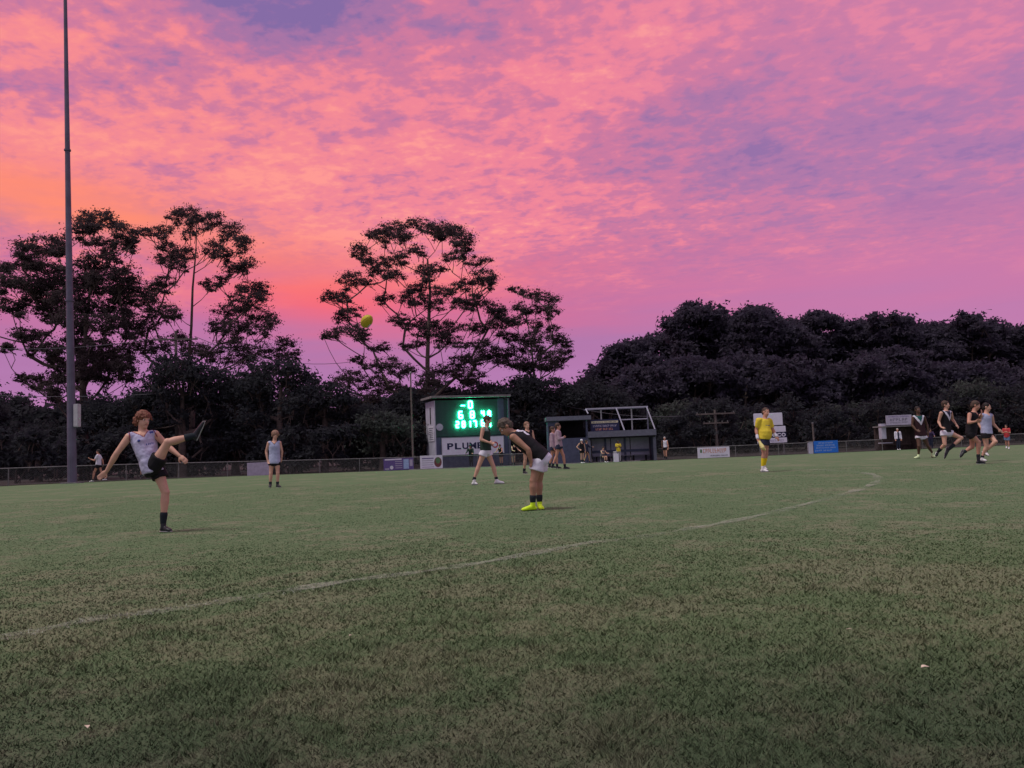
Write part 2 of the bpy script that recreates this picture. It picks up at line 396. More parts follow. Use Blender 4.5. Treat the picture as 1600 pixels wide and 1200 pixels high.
fallen_leaf(545, 1008, .022, 'tiny pale fleck on the turf left of centre', 1.1)
fallen_leaf(1332, 996, .024, 'tiny pale scrap on the turf right of centre', 2.7)
# ------------------------------------------------------------------ boundary fence
fence_px = [(-90, 765), (0, 760.5), (115, 756), (243, 751), (340, 745.5), (480, 740), (640, 734.5), (760, 729.5), (858, 725.5)]
def fence_world(pxs, ys_):
    out = []
    for (px, py), y in zip(pxs, ys_):
        p = P(px, py, y); out.append(Vector((p.x, p.y, gz(p.x, p.y))))
    return out
FENCES = [([(-90, 0), (0, 0), (115, 0), (243, 0), (340, 0), (480, 0), (640, 0), (760, 0), (856, 0)], [39, 41, 43, 46, 49, 53, 57, 59.5, 61.5], 'left part of the wire mesh boundary fence, running to the slate dugout'),
          ([(1030, 0), (1120, 0), (1250, 0), (1379, 0)], [62.3, 63, 64, 65], 'middle part of the wire mesh boundary fence between the two-storey dugout and the brown shelter'),
          ([(1434, 0), (1530, 0), (1640, 0), (1740, 0)], [65.3, 66, 66.5, 66.5], 'right part of the wire mesh boundary fence, right of the brown shelter')]
def gp(px, y):
    x = P(px, hor(px)+30, y).x
    return Vector((x, y, gz(x, y)))
def fy(px):
    """fence distance at a photo column"""
    A = []; 
    for f_ in FENCES:
        for (a, _), y in zip(f_[0], f_[1]): A.append((a, y))
    A.sort(); return float(np.interp(px, [a for a, _ in A], [b for _, b in A]))
lx = list(range(-420, 2100, 40)); V_ = []; F_ = []
for i_, a_ in enumerate(lx):
    yb_ = fy(a_)+.15
    for k_, yy in enumerate((yb_, yb_+4, yb_+10, yb_+25, yb_+80, yb_+330)):
        x_ = P(a_, hor(a_)+30, yb_).x*(1 if k_ < 2 else yy/yb_); V_.append((x_, yy, gz(x_, yy)+.02))
    if i_:
        for k_ in range(5): b0 = (i_-1)*6+k_; F_.append((b0, b0+6, b0+7, b0+1))
lm = np_mesh('dirt', np.array(V_), np.array(F_), 4)
tag(mesh_obj('dirt', lm, M['litter']), 'dark leaf litter ground beyond the boundary fence', kind='structure')
for pxs, ys_, lab in FENCES:
    pts = [gp(a[0], y) for a, y in zip(pxs, ys_)]
    cv = catmull(pts, 8)
    for q in cv: q.z = gz(q.x, q.y)
    base = cv[0].copy(); root = empty('boundary_fence', base); tag(root, lab, 'fence', 'boundary fence')
    FH = .86
    bm = bmesh.new()
    for a, b in zip(cv[:-1], cv[1:]): tube(bm, a-base+Vector((0, 0, FH)), b-base+Vector((0, 0, FH)), .028, seg=6)
    bm_obj('top_rail', bm, M['galv_dull'], root)
    # posts
    acc = 0; bm = bmesh.new(); tube(bm, (0, 0, -.05), (0, 0, FH-.02), .03, seg=8)
    pm = bpy.data.meshes.new('post'); bm.to_mesh(pm); bm.free(); pm.materials.append(M['galv_dull'])
    last = -9
    for a, b in zip(cv[:-1], cv[1:]):
        acc += (b-a).length
        if acc-last > 2.6:
            last = acc; o = link(bpy.data.objects.new('post', pm), root); o.location = b-base
    # woven wire: two sets of diagonal wires
    V = []; Fc = []
    cum = [0]
    for a, b in zip(cv[:-1], cv[1:]): cum.append(cum[-1]+(b-a).length)
    cx_ = np.array([[q.x, q.y, q.z] for q in cv])
    def at_len(s): return Vector([float(np.interp(s, cum, cx_[:, k_])) for k_ in range(3)])
    s = 0
    H_ = FH-.04
    while s < cum[-1]-H_*.6:
        for sg in (1, -1):
            a = at_len(s if sg > 0 else s+H_*.6); b = at_len(s+H_*.6 if sg > 0 else s)
            a = a-base+Vector((0, 0, .03)); b = b-base+Vector((0, 0, H_)); r = .0045; d = Vector((r, 0, 0)); e = Vector((0, r, 0))
            i = len(V); V += [a-d, a+d, b+d, b-d, a-e, a+e, b+e, b-e]; Fc += [(i, i+1, i+2, i+3), (i+4, i+5, i+6, i+7)]
        s += .07
    me = np_mesh('wire_mesh', np.array(V), np.array(Fc), 4)
    o = mesh_obj('wire_mesh', me, M['galv_dull'], root); o['kind'] = 'stuff'
# low concrete edge strip in front of the slate dugout and scoreboard
bm = bmesh.new()
pts = [gp(a, fy(a)-.25) for a in range(640, 1020, 20)]
for a, b in zip(pts[:-1], pts[1:]):
    d = (b-a); nn = Vector((-d.y, d.x, 0)).normalized()*.10
    v1 = [bm.verts.new(q+Vector((0, 0, h))) for h in (0, .05) for q in (a-nn, a+nn, b+nn, b-nn)]
    for f4 in ((0, 1, 2, 3), (7, 6, 5, 4), (0, 4, 5, 1), (1, 5, 6, 2), (2, 6, 7, 3), (3, 7, 4, 0)): bm.faces.new([v1[i] for i in f4])
tag(bm_obj('kerb', bm, M['concrete']), 'low pale concrete edge along the turf before the scoreboard', kind='structure')

# ------------------------------------------------------------------ text
def text_mesh(body, size, depth=.006, bold=0.0, sx=1.0):
    c = bpy.data.curves.new('t', 'FONT'); c.body = body; c.size = size; c.extrude = depth/2; c.offset = bold; c.align_x = 'CENTER'; c.align_y = 'CENTER'
    o = bpy.data.objects.new('t', c); COL.objects.link(o); bpy.context.view_layer.update()
    me = bpy.data.meshes.new_from_object(o.evaluated_get(bpy.context.evaluated_depsgraph_get()))
    bpy.data.objects.remove(o); bpy.data.curves.remove(c)
    me.materials.clear()
    co = np.array([v.co[:] for v in me.vertices]); mn, mx_ = co.min(0), co.max(0); c0 = (mn+mx_)/2
    for v in me.vertices: v.co = Vector(((v.co.x-c0[0])*sx, (v.co.y-c0[1]), v.co.z))
    return me, (mx_-mn)
def text(body, x, z, y, width, height, m_, parent, bold=.0, name='lettering'):
    """lettering on a board facing local -Y; fits the given width and height"""
    me, dim = text_mesh(body, height*1.4, bold=bold)
    sx = width/dim[0]; sz = height/dim[1]
    for v in me.vertices: v.co = Vector((v.co.x*sx+x, y-v.co.z, v.co.y*sz+z))
    return mesh_obj(name, me, m_, parent)
def glyphs(words, x, z, y, width, height, m_, parent, name='lettering'):
    """a row of print too small to read: letter-sized strokes in words of the given lengths"""
    rnd = random.Random(int(abs(x*971+z*37+width*13)*1000)); total = sum(words)+.7*(len(words)-1); cw = width/total; bm = bmesh.new(); cx = x-width/2; st = cw*.2
    for wl in words:
        for _ in range(wl):
            box(bm, (cx+st*.8, y, z), (st, .004, height))
            for zz_ in rnd.sample([-.42, 0, .42], rnd.choice([1, 2, 2])): box(bm, (cx+cw*.42, y+.0006, z+zz_*height), (cw*.55, .004, height*.16))
            if rnd.random() < .5: box(bm, (cx+cw*.68, y+.0012, z+rnd.choice([0, .2, -.2])*height), (st, .004, height*.6))
            cx += cw
        cx += cw*.7
    return tag(bm_obj(name, bm, m_, parent), kind='stuff')
def plate(name, x0, x1, z0, z1, y, th, m_, parent, bv=.0):
    bm = bmesh.new()
    if bv: bevel_box(bm, ((x0+x1)/2, y+th/2, (z0+z1)/2), (x1-x0, th, z1-z0), bv)
    else: box(bm, ((x0+x1)/2, y+th/2, (z0+z1)/2), (x1-x0, th, z1-z0))
    return bm_obj(name, bm, m_, parent)
def face_root(name, px0, px1, py_base, y, twist=0.0, z=None):
    """Empty at the foot of something spanning photo columns px0..px1, and its width and metres per pixel"""
    a = P(px0, py_base, y); b = P(px1, py_base, y); c = (a+b)/2
    root = empty(name, (c.x, y, gz(c.x, y) if z is None else z), twist)
    return root, (b.x-a.x), y/F_PX

# ------------------------------------------------------------------ signs hung on the fence
def fence_sign(px0, px1, top, bot, m_, lab, dy=-.07, frame=None):
    y0, y1 = fy(px0), fy(px1); a = gp(px0, y0); b = gp(px1, y1); c = (a+b)/2
    yaw = math.atan2(b.y-a.y, b.x-a.x); y = c.y
    s = y/F_PX; cx = (px0+px1)/2
    pt = P(cx, top, y+dy); pb = P(cx, bot, y+dy)
    root = empty('fence_sign', (c.x, c.y+dy, pb.z), yaw)
    W = (b-a).length; H = pt.z-pb.z
    plate('panel', -W/2, W/2, 0, H, 0, .02, m_, root)
    tag(root, lab, 'sign', 'advertising signs on the boundary fence')
    return root, W, H
r, W, H = fence_sign(387, 421, 722.5, 743, M['signlav'], 'blank faded lavender sign on the fence beside the curly haired boy')
r, W, H = fence_sign(600, 646.5, 716, 734.5, M['signpurple'], 'purple and white sign with stripes on the fence left of the scoreboard')
plate('white_band', -W*.46, W*.1, H*.86, H*.97, -.004, .004, M['signwhite'], r)
for i in range(4): plate('text_stripe', -W*.12, W*.12, H*(.16+.18*i), H*(.22+.18*i), -.004, .004, M['signlav'], r)
bm = bmesh.new(); bmesh.ops.create_circle(bm, cap_ends=True, segments=18, radius=H*.16, matrix=Matrix.Translation((-W*.24, -.006, H*.24)) @ Matrix.Rotation(math.pi/2, 4, 'X'))
bm_obj('round_logo', bm, M['signwhite'], r)
plate('pale_picture', W*.16, W*.34, H*.08, H*.9, -.004, .004, M['signpale'], r)
plate('pale_picture', W*.37, W*.47, H*.3, H*.85, -.004, .004, M['signlav'], r)
plate('lower_text', -W*.46, -W*.32, H*.08, H*.2, -.004, .004, M['signlav'], r)
r, W, H = fence_sign(657, 692, 711.5, 733.5, M['signwhite'], 'white sign with a round green and maroon logo below the scoreboard')
for i in range(5): plate('text_stripe', -W*.42, W*(.10-.03*(i % 2)), H*(.16+.15*i), H*(.21+.15*i)+(.02 if i == 4 else 0), -.004, .004, M['signpurple'] if i == 4 else M['signlav'], r)
for nm, mm, z_, sc2 in (('logo_ring', 'maroonp', .5, .36), ('logo_leaf', 'greenp', .62, .22)):
    bm = bmesh.new(); bmesh.ops.create_circle(bm, cap_ends=True, segments=24, radius=H*sc2, matrix=Matrix.Translation((W*.29, -.005 if sc2 > .3 else -.009, H*z_)) @ Matrix.Rotation(math.pi/2, 4, 'X') @ Matrix.Diagonal((.8, 1, 1, 1)))
    bm_obj(nm, bm, M[mm], r)
r, W, H = fence_sign(1090, 1140, 698.5, 715, M['signwhite'], 'white sign with orange lettering on the fence left of the umpire')
plate('red_edge', -W*.42, -W*.36, H*.5, H*.82, -.004, .004, M['greenp'], r)
glyphs([10], W*.04, H*.66, -.004, W*.74, H*.40, M['orange'], r)
glyphs([9, 6], W*.17, H*.18, -.004, W*.54, H*.13, M['navy'], r)
r, W, H = fence_sign(1271.5, 1309.5, 688.5, 707.5, M['signblue'], 'bright blue sign with pale lettering on the fence right of the umpire')
glyphs([9], 0, H*.82, -.004, W*.6, H*.12, M['signpale'], r)
glyphs([6, 8], 0, H*.62, -.004, W*.75, H*.12, M['signpale'], r)
glyphs([4, 7, 5], 0, H*.42, -.004, W*.8, H*.10, M['signpale'], r)
glyphs([4, 5], -W*.1, H*.2, -.004, W*.7, H*.12, M['signpale'], r)
# pale bin/box beside the blue sign
a = P(1267, 707, fy(1267)); root = empty('gate_pillar', (a.x, fy(1267)+.05, gz(a.x, fy(1267))))
bm = bmesh.new(); bevel_box(bm, (0, 0, .46), (.34, .3, .92), .02); bm_obj('pillar', bm, M['sidewall'], root)
bm = bmesh.new(); bevel_box(bm, (0, 0, .95), (.42, .38, .05), .01); bm_obj('cap', bm, M['roofgrey'], root)
tag(root, 'pale block gate pillar at the left edge of the blue sign', 'pillar')

# ------------------------------------------------------------------ scoreboard building
SY = 61.0
pl = P(681, 731, SY); tw = math.radians(19)
zb = gz(pl.x, SY)
sb = empty('scoreboard_building', (pl.x, SY+1.0, zb), tw)
s = SY/F_PX
FW = 112*s/math.cos(tw)+.1; SD = 20*s/math.sin(tw); TOP = 5.35
tag(sb, 'dark green scoreboard building with glowing green digits and a pale side wall', 'scoreboard')
# front wall of horizontal cladding boards
nb = 14; z0 = 2.35; bh = (TOP-.3-z0)/nb
bm = bmesh.new(); box(bm, (FW/2, SD/2+.06, TOP/2-.15), (FW-.02, SD-.1, TOP-.32)); bm_obj('core_wall', bm, M['scorewall'], sb)
bm = bmesh.new(); box(bm, (0, -.012, 0), (FW, .024, bh-.012))
bmb = bpy.data.meshes.new('cladding_board'); bm.to_mesh(bmb); bm.free(); bmb.materials.append(M['scorewall'])
for i in range(nb):
    o = link(bpy.data.objects.new('cladding_board', bmb), sb); o.location = (FW/2, 0, z0+bh*(i+.5))
bm = bmesh.new(); box(bm, (FW/2, -.01, z0/2-.03), (FW, .03, z0-.08)); bm_obj('lower_wall', bm, M['dugblue'], sb)
bm = bmesh.new(); box(bm, (-.035, SD/2, TOP/2-.16), (.07, SD, TOP-.3)); bm_obj('side_wall', bm, M['sidewall'], sb)
bm = bmesh.new(); box(bm, (-.075, SD*.45, 3.95), (.02, .28, 1.25)); bm_obj('slot_window', bm, M['dark'], sb)
bm = bmesh.new(); box(bm, (FW/2-.1, SD/2-.12, TOP-.06), (FW+.55, SD+.75, .16)); bm_obj('roof', bm, M['roofgrey'], sb)
bm = bmesh.new(); box(bm, (FW+.06, -.08, TOP/2-.1), (.14, .14, TOP-.25)); bm_obj('corner_post', bm, M['dugroof'], sb)
bm = bmesh.new(); box(bm, (FW-.55, -.05, (TOP+z0)/2), (.5, .02, TOP-z0-.5)); bm_obj('trim_panel', bm, M['dugblue'], sb)
# poster on the side wall, round clock on the front edge
ps = bmesh.new(); box(ps, (-.095, SD*.40, 2.6), (.02, SD*.62, 1.15)); po = bm_obj('side_notice', ps, M['signwhite'], sb)
for i in range(7):
    bm = bmesh.new(); box(bm, (-.108, SD*.40, 2.16+.14*i), (.005, SD*(.5-.06*(i % 3)), .05)); bm_obj('notice_line', bm, M['dugblue'], po)
bm = bmesh.new(); bmesh.ops.create_cone(bm, cap_ends=True, segments=24, radius1=.26, radius2=.26, depth=.06, matrix=Matrix.Translation((.28, -.06, 3.05)) @ Matrix.Rotation(math.pi/2, 4, 'X'))
bm_obj('round_dial', bm, M['signlav'], sb)
# LED digits: seven segment figures standing 5 cm proud of the boards
def front_xz(px, py):
    """photo pixel -> local x, z on the front face of the scoreboard"""
    Mi = Matrix.LocRotScale(Vector((pl.x, SY+1.0, zb)), Quaternion((0, 0, 1), tw), None).inverted()
    o_ = Mi @ EYE; d_ = Mi.to_3x3() @ ray(px, py); t_ = -o_.y/d_.y; q = o_+d_*t_; return q.x, q.z
SEG = {'a': (0, 1, 1, 0), 'b': (.5, .5, 0, 1), 'c': (.5, -.5, 0, 1), 'd': (0, -1, 1, 0), 'e': (-.5, -.5, 0, 1), 'f': (-.5, .5, 0, 1), 'g': (0, 0, 1, 0)}
DIG = {'0': 'abcdef', '1': 'bc', '2': 'abged', '3': 'abgcd', '4': 'fgbc', '5': 'afgcd', '6': 'afgedc', '7': 'abc', '8': 'abcdefg', '9': 'abfgcd'}
def digit(ch, px, py, h=.50, wd=.26):
    x, z = front_xz(px, py); bm = bmesh.new()
    for sg in DIG[ch]:
        a, b_, hz, vt = SEG[sg]
        # each segment is a row of round lamps
        for k_ in (-.30, -.1, .1, .30):
            cx2 = x+a*wd + (k_*wd if hz else 0); cz2 = z+b_*h/2+(k_*h/2 if vt else 0)
            bmesh.ops.create_icosphere(bm, subdivisions=1, radius=.068, matrix=Matrix.Translation((cx2, -.15, cz2)))
    tag(bm_obj('led_digit', bm, M['led'], sb, True), kind='stuff')
digit('0', 734, 632.5); digit('6', 719, 648.5); digit('8', 737, 648)
digit('4', 753.5, 646, .38, .17); digit('8', 763.5, 646.5, .38, .17)
digit('2', 714, 663.5, .42, .19); digit('8', 723.5, 663, .42, .19)
digit('1', 732, 662.5, .44, .22); digit('7', 741, 662.5, .44, .22)
digit('8', 754, 661, .42, .24); digit('4', 763, 662.5, .42, .24)
x, z = front_xz(722.5, 634); bm = bmesh.new()
for i in range(4): bmesh.ops.create_icosphere(bm, subdivisions=1, radius=.05, matrix=Matrix.Translation((x-.12+.08*i, -.15, z)))
bm_obj('led_dash', bm, M['led'], sb, True)
# big advertising board under the digits
xa, za = front_xz(690, 712); xb, zc = front_xz(786, 683)
bd = empty('advertising_board', sb.matrix_world @ Vector((0, 0, 0)))
bd.location = Matrix.LocRotScale(Vector((pl.x, SY+1.0, zb)), Quaternion((0, 0, 1), tw), None) @ Vector(((xa+xb)/2, -.14, za)); bd.rotation_euler = (0, 0, tw)
W = xb-xa; H = 1.32
bm = bmesh.new(); bevel_box(bm, (0, .03, H/2), (W, .06, H), .01); bm_obj('panel', bm, M['signwhite'], bd)
for i_, ch in enumerate('PLUMBCO'):
    text(ch, W*(-.365+.120*i_), H*.5, -.004, W*(.112 if ch == 'M' else .098), H*.36, M['red' if i_ > 4 else 'navy'], bd, bold=.022, name='letter')
bm = bmesh.new()
for (cx2, cz2, sx2, sz2) in ((0, H-.015, W+.02, .03), (0, .015, W+.02, .03), (-W/2, H/2, .03, H-.064), (W/2, H/2, .03, H-.064)): box(bm, (cx2, -.006, cz2), (sx2, .02, sz2))
bm_obj('frame', bm, M['galv'], bd)
tag(bd, 'wide white advertising board lettered in navy and red under the scoreboard digits', 'billboard')
# thin flag pole left of the scoreboard
q = gp(646, 58.5); fp = empty('flag_pole', q); bm = bmesh.new(); hh = P(648, 583, 58.5).z-q.z
tube(bm, (0, 0, 0), (0, 0, hh), .075, .05, 10); bm_obj('shaft', bm, M['timber'], fp)
bm = bmesh.new(); bmesh.ops.create_uvsphere(bm, u_segments=10, v_segments=8, radius=.08, matrix=Matrix.Translation((0, 0, hh+.04))); bm_obj('finial', bm, M['galv'], fp)
tag(fp, 'thin pale pole standing just left of the scoreboard building', 'pole')

# ------------------------------------------------------------------ light tower
q = gp(113, 41.6); lpx = empty('light_pole', q); bm = bmesh.new()
H = 29.0; prof = [(0, .22), (1.5, .21), (8, .17), (16, .125), (24, .088), (29, .07)]
tip = P(102, -2, 41.6); lean = Vector(((tip.x-q.x)/(tip.z-q.z), 0, 1))
for (h0, ra), (h1, rb) in zip(prof[:-1], prof[1:]): tube(bm, lean*h0, lean*h1, ra, rb, 12)
bm_obj('shaft', bm, M['pole'], lpx, False)
bm = bmesh.new(); box(bm, (0, 0, .03), (.8, .8, .06)); bm_obj('base_plate', bm, M['galv_dull'], lpx)
bz = P(122, 667, 41.4).z-q.z; tz = P(122, 631, 41.4).z-q.z
bm = bmesh.new(); bevel_box(bm, (.31, -.12, (bz+tz)/2), (.24, .3, tz-bz), .02); bb = bm_obj('switch_box', bm, M['polebox'], lpx)
bm = bmesh.new(); box(bm, (.31, -.275, (bz+tz)/2), (.2, .01, (tz-bz)*.9)); bm_obj('door', bm, M['polebox'], bb)
for hb in (9.2, 17.0):
    bm = bmesh.new(); c = lean*hb; tube(bm, c-Vector((0, 0, .04)), c+Vector((0, 0, .04)), .215 if hb < 12 else .165, seg=12); bm_obj('joint_collar', bm, M['pole'], lpx)
bm = bmesh.new(); c = lean*28.6; box(bm, c+Vector((0, -.15, 0)), (3.2, .1, .1)); box(bm, c+Vector((0, -.15, -.9)), (3.2, .1, .1)); bm_obj('crossarm', bm, M['pole'], lpx)
for i in range(4):
    bm = bmesh.new(); bevel_box(bm, c+Vector((-1.2+.8*i, -.35, -.45)), (.5, .25, .5), .04); bm_obj('floodlight', bm, M['pole'], lpx)
tag(lpx, 'very tall grey steel light pole at left with a small switch box on it', 'light pole')

# ------------------------------------------------------------------ slate dugout (left) and two-storey dugout
def dug_box(root, c, s, m_, name, bv=0):
    bm = bmesh.new(); (bevel_box(bm, c, s, bv) if bv else box(bm, c, s)); return bm_obj(name, bm, m_, root)
M['backpanel'] = mat('pale_back_panel', (.30, .29, .40), .8, 0, .10, 3, .1)
DY = 62.2; s = DY/F_PX
a = gp(891, DY); d1 = empty('coaches_box', a)
W1 = 66*s; H1 = P(891, 650.5, DY).z-a.z
xl = -W1/2
dug_box(d1, (xl+.42, 1.3, H1/2-.15), (.84, 2.6, H1-.3), M['dugblue'], 'side_wall')
dug_box(d1, (xl+1.86, .06, .95), (2.02, .12, 1.9), M['dugblue'], 'front_wall')
dug_box(d1, (xl+1.86, 2.5, H1/2-.15), (2.02, .12, H1-.34), M['dark'], 'back_wall')
dug_box(d1, (0, 1.2, H1-.15), (W1+.2, 3.0, .32), M['dugroof'], 'roof', .02)
dug_box(d1, (xl+2.93, .4, H1/2-.16), (.12, .8, H1-.34), M['dugblue'], 'end_wall')
dug_box(d1, (xl+.25, -.02, H1-1.05), (.32, .03, .75), M['dark'], 'window')
for i in range(9):   # courses of blockwork on the front wall
    for j in range(5):
        o = dug_box(d1, (xl+.88+.2+.4*j+(.1 if i % 2 else 0)-.05, -.008, .1+.2*i), (.385, .016, .19), M['dugblue'], 'block')
tag(d1, 'low slate blue coaches box with a dark opening, left of the two-storey dugout', 'dugout')
a = gp(972, DY); d2 = empty('player_dugout', a); x_ = lambda px: (px-972)*s*1.0
zt = lambda px, py: P(px, py, DY).z-a.z
floorz = zt(972, 676); fas_t = zt(972, 672.5); fas_b = zt(972, 682)
W2 = (1025-922)*s; X0 = x_(922); X1 = x_(1025)
dug_box(d2, ((X0+X1)/2, 1.0, (fas_t+fas_b)/2), (W2+.15, 2.6, fas_t-fas_b), M['dugroof'], 'fascia', .01)
dug_box(d2, ((X0+X1)/2, .95, fas_b-.06), (W2, 2.3, .1), M['dark'], 'soffit')
for i in range(3):
    xx = X0+.28+(W2-.5)*(i/3.0); ww = (W2-.5)/3-.06
    dug_box(d2, (xx+ww/2+.03, 1.35, fas_b/2), (ww, .08, fas_b-.1), M['backpanel'], 'back_panel')
for px in (950, 981): dug_box(d2, (x_(px), 1.27, fas_b/2), (.14, .06, fas_b-.05), M['dugblue'], 'inner_post')
for px in (922, 1024): dug_box(d2, (x_(px), .08, fas_b/2), (.22, .2, fas_b-.02), M['dugroof'], 'post')
for px in (923, 1023): dug_box(d2, (x_(px), 1.1, fas_b/2), (.1, 1.9, fas_b-.06), M['dugblue'], 'side_wall')
be = dug_box(d2, ((X0+X1)/2, .95, .46), (W2-.6, .42, .06), M['dugpanel'], 'bench_seat')
for i in range(5): dug_box(d2, (X0+.6+i*(W2-1.2)/4, .95, .21), (.08, .36, .42), M['dark'], 'bench_leg')
dug_box(d2, ((X0+X1)/2, 1.22, .80), (W2-.6, .04, .18), M['dugblue'], 'bench_back')
M['frame'] = mat('dull_white_frame', (.36, .35, .46), .6, 0, .1, 4)
# open steel frame on top
tzr = zt(970, 636.5); bm = bmesh.new()
dug_box(d2, ((x_(920)+x_(1018))/2, .5, tzr), (x_(1018)-x_(920), .09, .10), M['frame'], 'top_rail')
dug_box(d2, ((x_(920)+x_(1018))/2, 2.2, tzr), (x_(1018)-x_(920), .08, .09), M['dugroof'], 'rear_top_rail')
zm = zt(996, 654.5)
dug_box(d2, ((x_(973)+x_(1016))/2, .42, zm), (x_(1016)-x_(973), .07, .08), M['frame'], 'mid_rail')
for px in (944, 992, 1017): dug_box(d2, (x_(px), .60, (tzr+fas_t)/2), (.10, .08, tzr-fas_t), M['dugroof' if px == 1017 else 'galv'], 'upright')
for pa, pb in ((968, 977.5), (1016, 1025)):
    bm = bmesh.new(); av = Vector((x_(pa), .45, tzr-.04)); bv_ = Vector((x_(pb), -.15, fas_t)); tube(bm, av, bv_, .065, seg=4); bm_obj('raking_strut', bm, M['frame'], d2)
bm = bmesh.new(); tube(bm, (x_(920), .45, tzr), (x_(923), .2, zt(922, 646)), .06, seg=4); bm_obj('short_strut', bm, M['frame'], d2)
tag(d2, 'two-storey dugout with bench below and an open white steel frame on its roof', 'dugout')
# sign leaning on its roof
sgn = empty('roof_sign', (a.x+(x_(926)+x_(971))/2, DY+.25, a.z+fas_t+.01)); W = x_(971)-x_(926); H = zt(950, 655)-fas_t
plate('panel', -W/2, W/2, 0, H, 0, .05, M['navy'], sgn)
plate('cream_band', -W*.47, W*.46, H*.68, H*.86, -.004, .004, M['cream'], sgn)
glyphs([8, 10], 0, H*.77, -.008, W*.82, H*.10, M['navy'], sgn)
glyphs([8, 6, 6], 0, H*.45, -.004, W*.84, H*.17, M['signlav'], sgn)
glyphs([4, 3, 3], -W*.02, H*.17, -.004, W*.62, H*.18, M['orange'], sgn)
tag(sgn, 'navy sign with cream and orange lettering on the roof of the two-storey dugout', 'sign')
# white cooler box in front
q = gp(963, 61.3); cb = empty('cooler_box', q); hh = .78
bm = bmesh.new(); bevel_box(bm, (0, 0, hh/2-.04), (.38, .34, hh-.08), .03); bm_obj('body', bm, M['signwhite'], cb)
bm = bmesh.new(); bevel_box(bm, (0, 0, hh-.035), (.41, .37, .07), .02); bm_obj('lid', bm, M['white'], cb)
tag(cb, 'white upright box on the ground beside the yellow shirted person', 'box')

# ------------------------------------------------------------------ brown shelter on the right
RY = 65.3; s = RY/F_PX; a = gp(1406, RY); d3 = empty('timber_shelter', a)
x_ = lambda px: (px-1406)*s; zt = lambda px, py: P(px, py, RY).z-a.z
zr = zt(1400, 667)
dug_box(d3, (x_(1384), .35, (zr+.6)/2+.3), (.36, .5, zr-.62), M['sidewall'], 'left_panel')
dug_box(d3, (x_(1410), 1.5, zr/2), (x_(1440)-x_(1382), .1, zr), M['brownwall'], 'back_wall')
for i in range(12): dug_box(d3, (x_(1385)+.22*i+.1, 1.43, zr/2), (.20, .03, zr-.1), M['brownwall'], 'plank')
dug_box(d3, (x_(1439), .75, zr/2), (.1, 1.5, zr), M['brownwall'], 'side_wall')
dug_box(d3, (x_(1411), .75, zr+.05), (x_(1442)-x_(1380), 1.8, .1), M['roofgrey'], 'roof')
dug_box(d3, (x_(1389), .5, .58), (.95, .5, .06), M['sidewall'], 'table_top')
dug_box(d3, (x_(1412), 1.1, .42), (2.2, .4, .05), M['brownwall'], 'bench')
tag(d3, 'small brown timber shelter with a pale left panel behind the dark skinned player', 'shelter')
z1 = zt(1405, 648.5); z0 = zr+.14
rs = empty('shelter_sign', (a.x+x_(1406), RY-.2, a.z+z0)); W = x_(1429)-x_(1389); H = z1-z0
plate('panel', -W/2, W/2, 0, H, 0, .05, M['signlav'], rs)
glyphs([9, 8], 0, H*.86, -.004, W*.8, H*.11, M['signpurple'], rs)
glyphs([6], 0, H*.55, -.004, W*.7, H*.26, M['dugpanel'], rs)
glyphs([7, 4], 0, H*.25, -.004, W*.7, H*.12, M['dugpanel'], rs)
tag(rs, 'faded lavender sign on the roof of the brown timber shelter', 'sign')

# ------------------------------------------------------------------ stacked boards behind the umpire
BY = 68.0; s = BY/F_PX; a = gp(1212, BY); b4 = empty('board_stack', a); x_ = lambda px: (px-1212)*s; zt = lambda px, py: P(px, py, BY).z-a.z
def bpl(name, p0, p1, t_, b_, m_, bv=.03):
    bm = bmesh.new(); z1_, z0_ = zt(1212, t_), zt(1212, b_); bevel_box(bm, ((x_(p0)+x_(p1))/2, 0, (z0_+z1_)/2), (x_(p1)-x_(p0), .06, z1_-z0_), bv); return bm_obj(name, bm, m_, b4)
bpl('upper_board', 1181, 1226, 645, 664.5, M['signwhite'], .028)
bpl('middle_board', 1185, 1230, 666, 675.3, M['signwhite'], .028)
bpl('dark_board', 1185, 1230.5, 676, 683.3, M['navy'], .01)
bpl('lower_board', 1185, 1231, 684, 692, M['signwhite'], .02)
for i_, ch in enumerate('CCO'): text(ch, x_(1211.5+7.2*i_), (zt(1212, 676)+zt(1212, 683.3))/2, -.04, 6.4*s, 5.8*s, M['signwhite'], b4, bold=.02, name='letter')
glyphs([8, 5], x_(1212), zt(1212, 688), -.04, 28*s, 3.4*s, M['signlav'], b4)
for px in (1189, 1226):
    bm = bmesh.new(); tube(bm, (x_(px), .1, 0), (x_(px), .1, zt(1212, 648)), .06, seg=8); bm_obj('post', bm, M['galv_dull'], b4)
tag(b4, 'stack of three pale boards and a dark lettered board behind the umpire', 'sign')

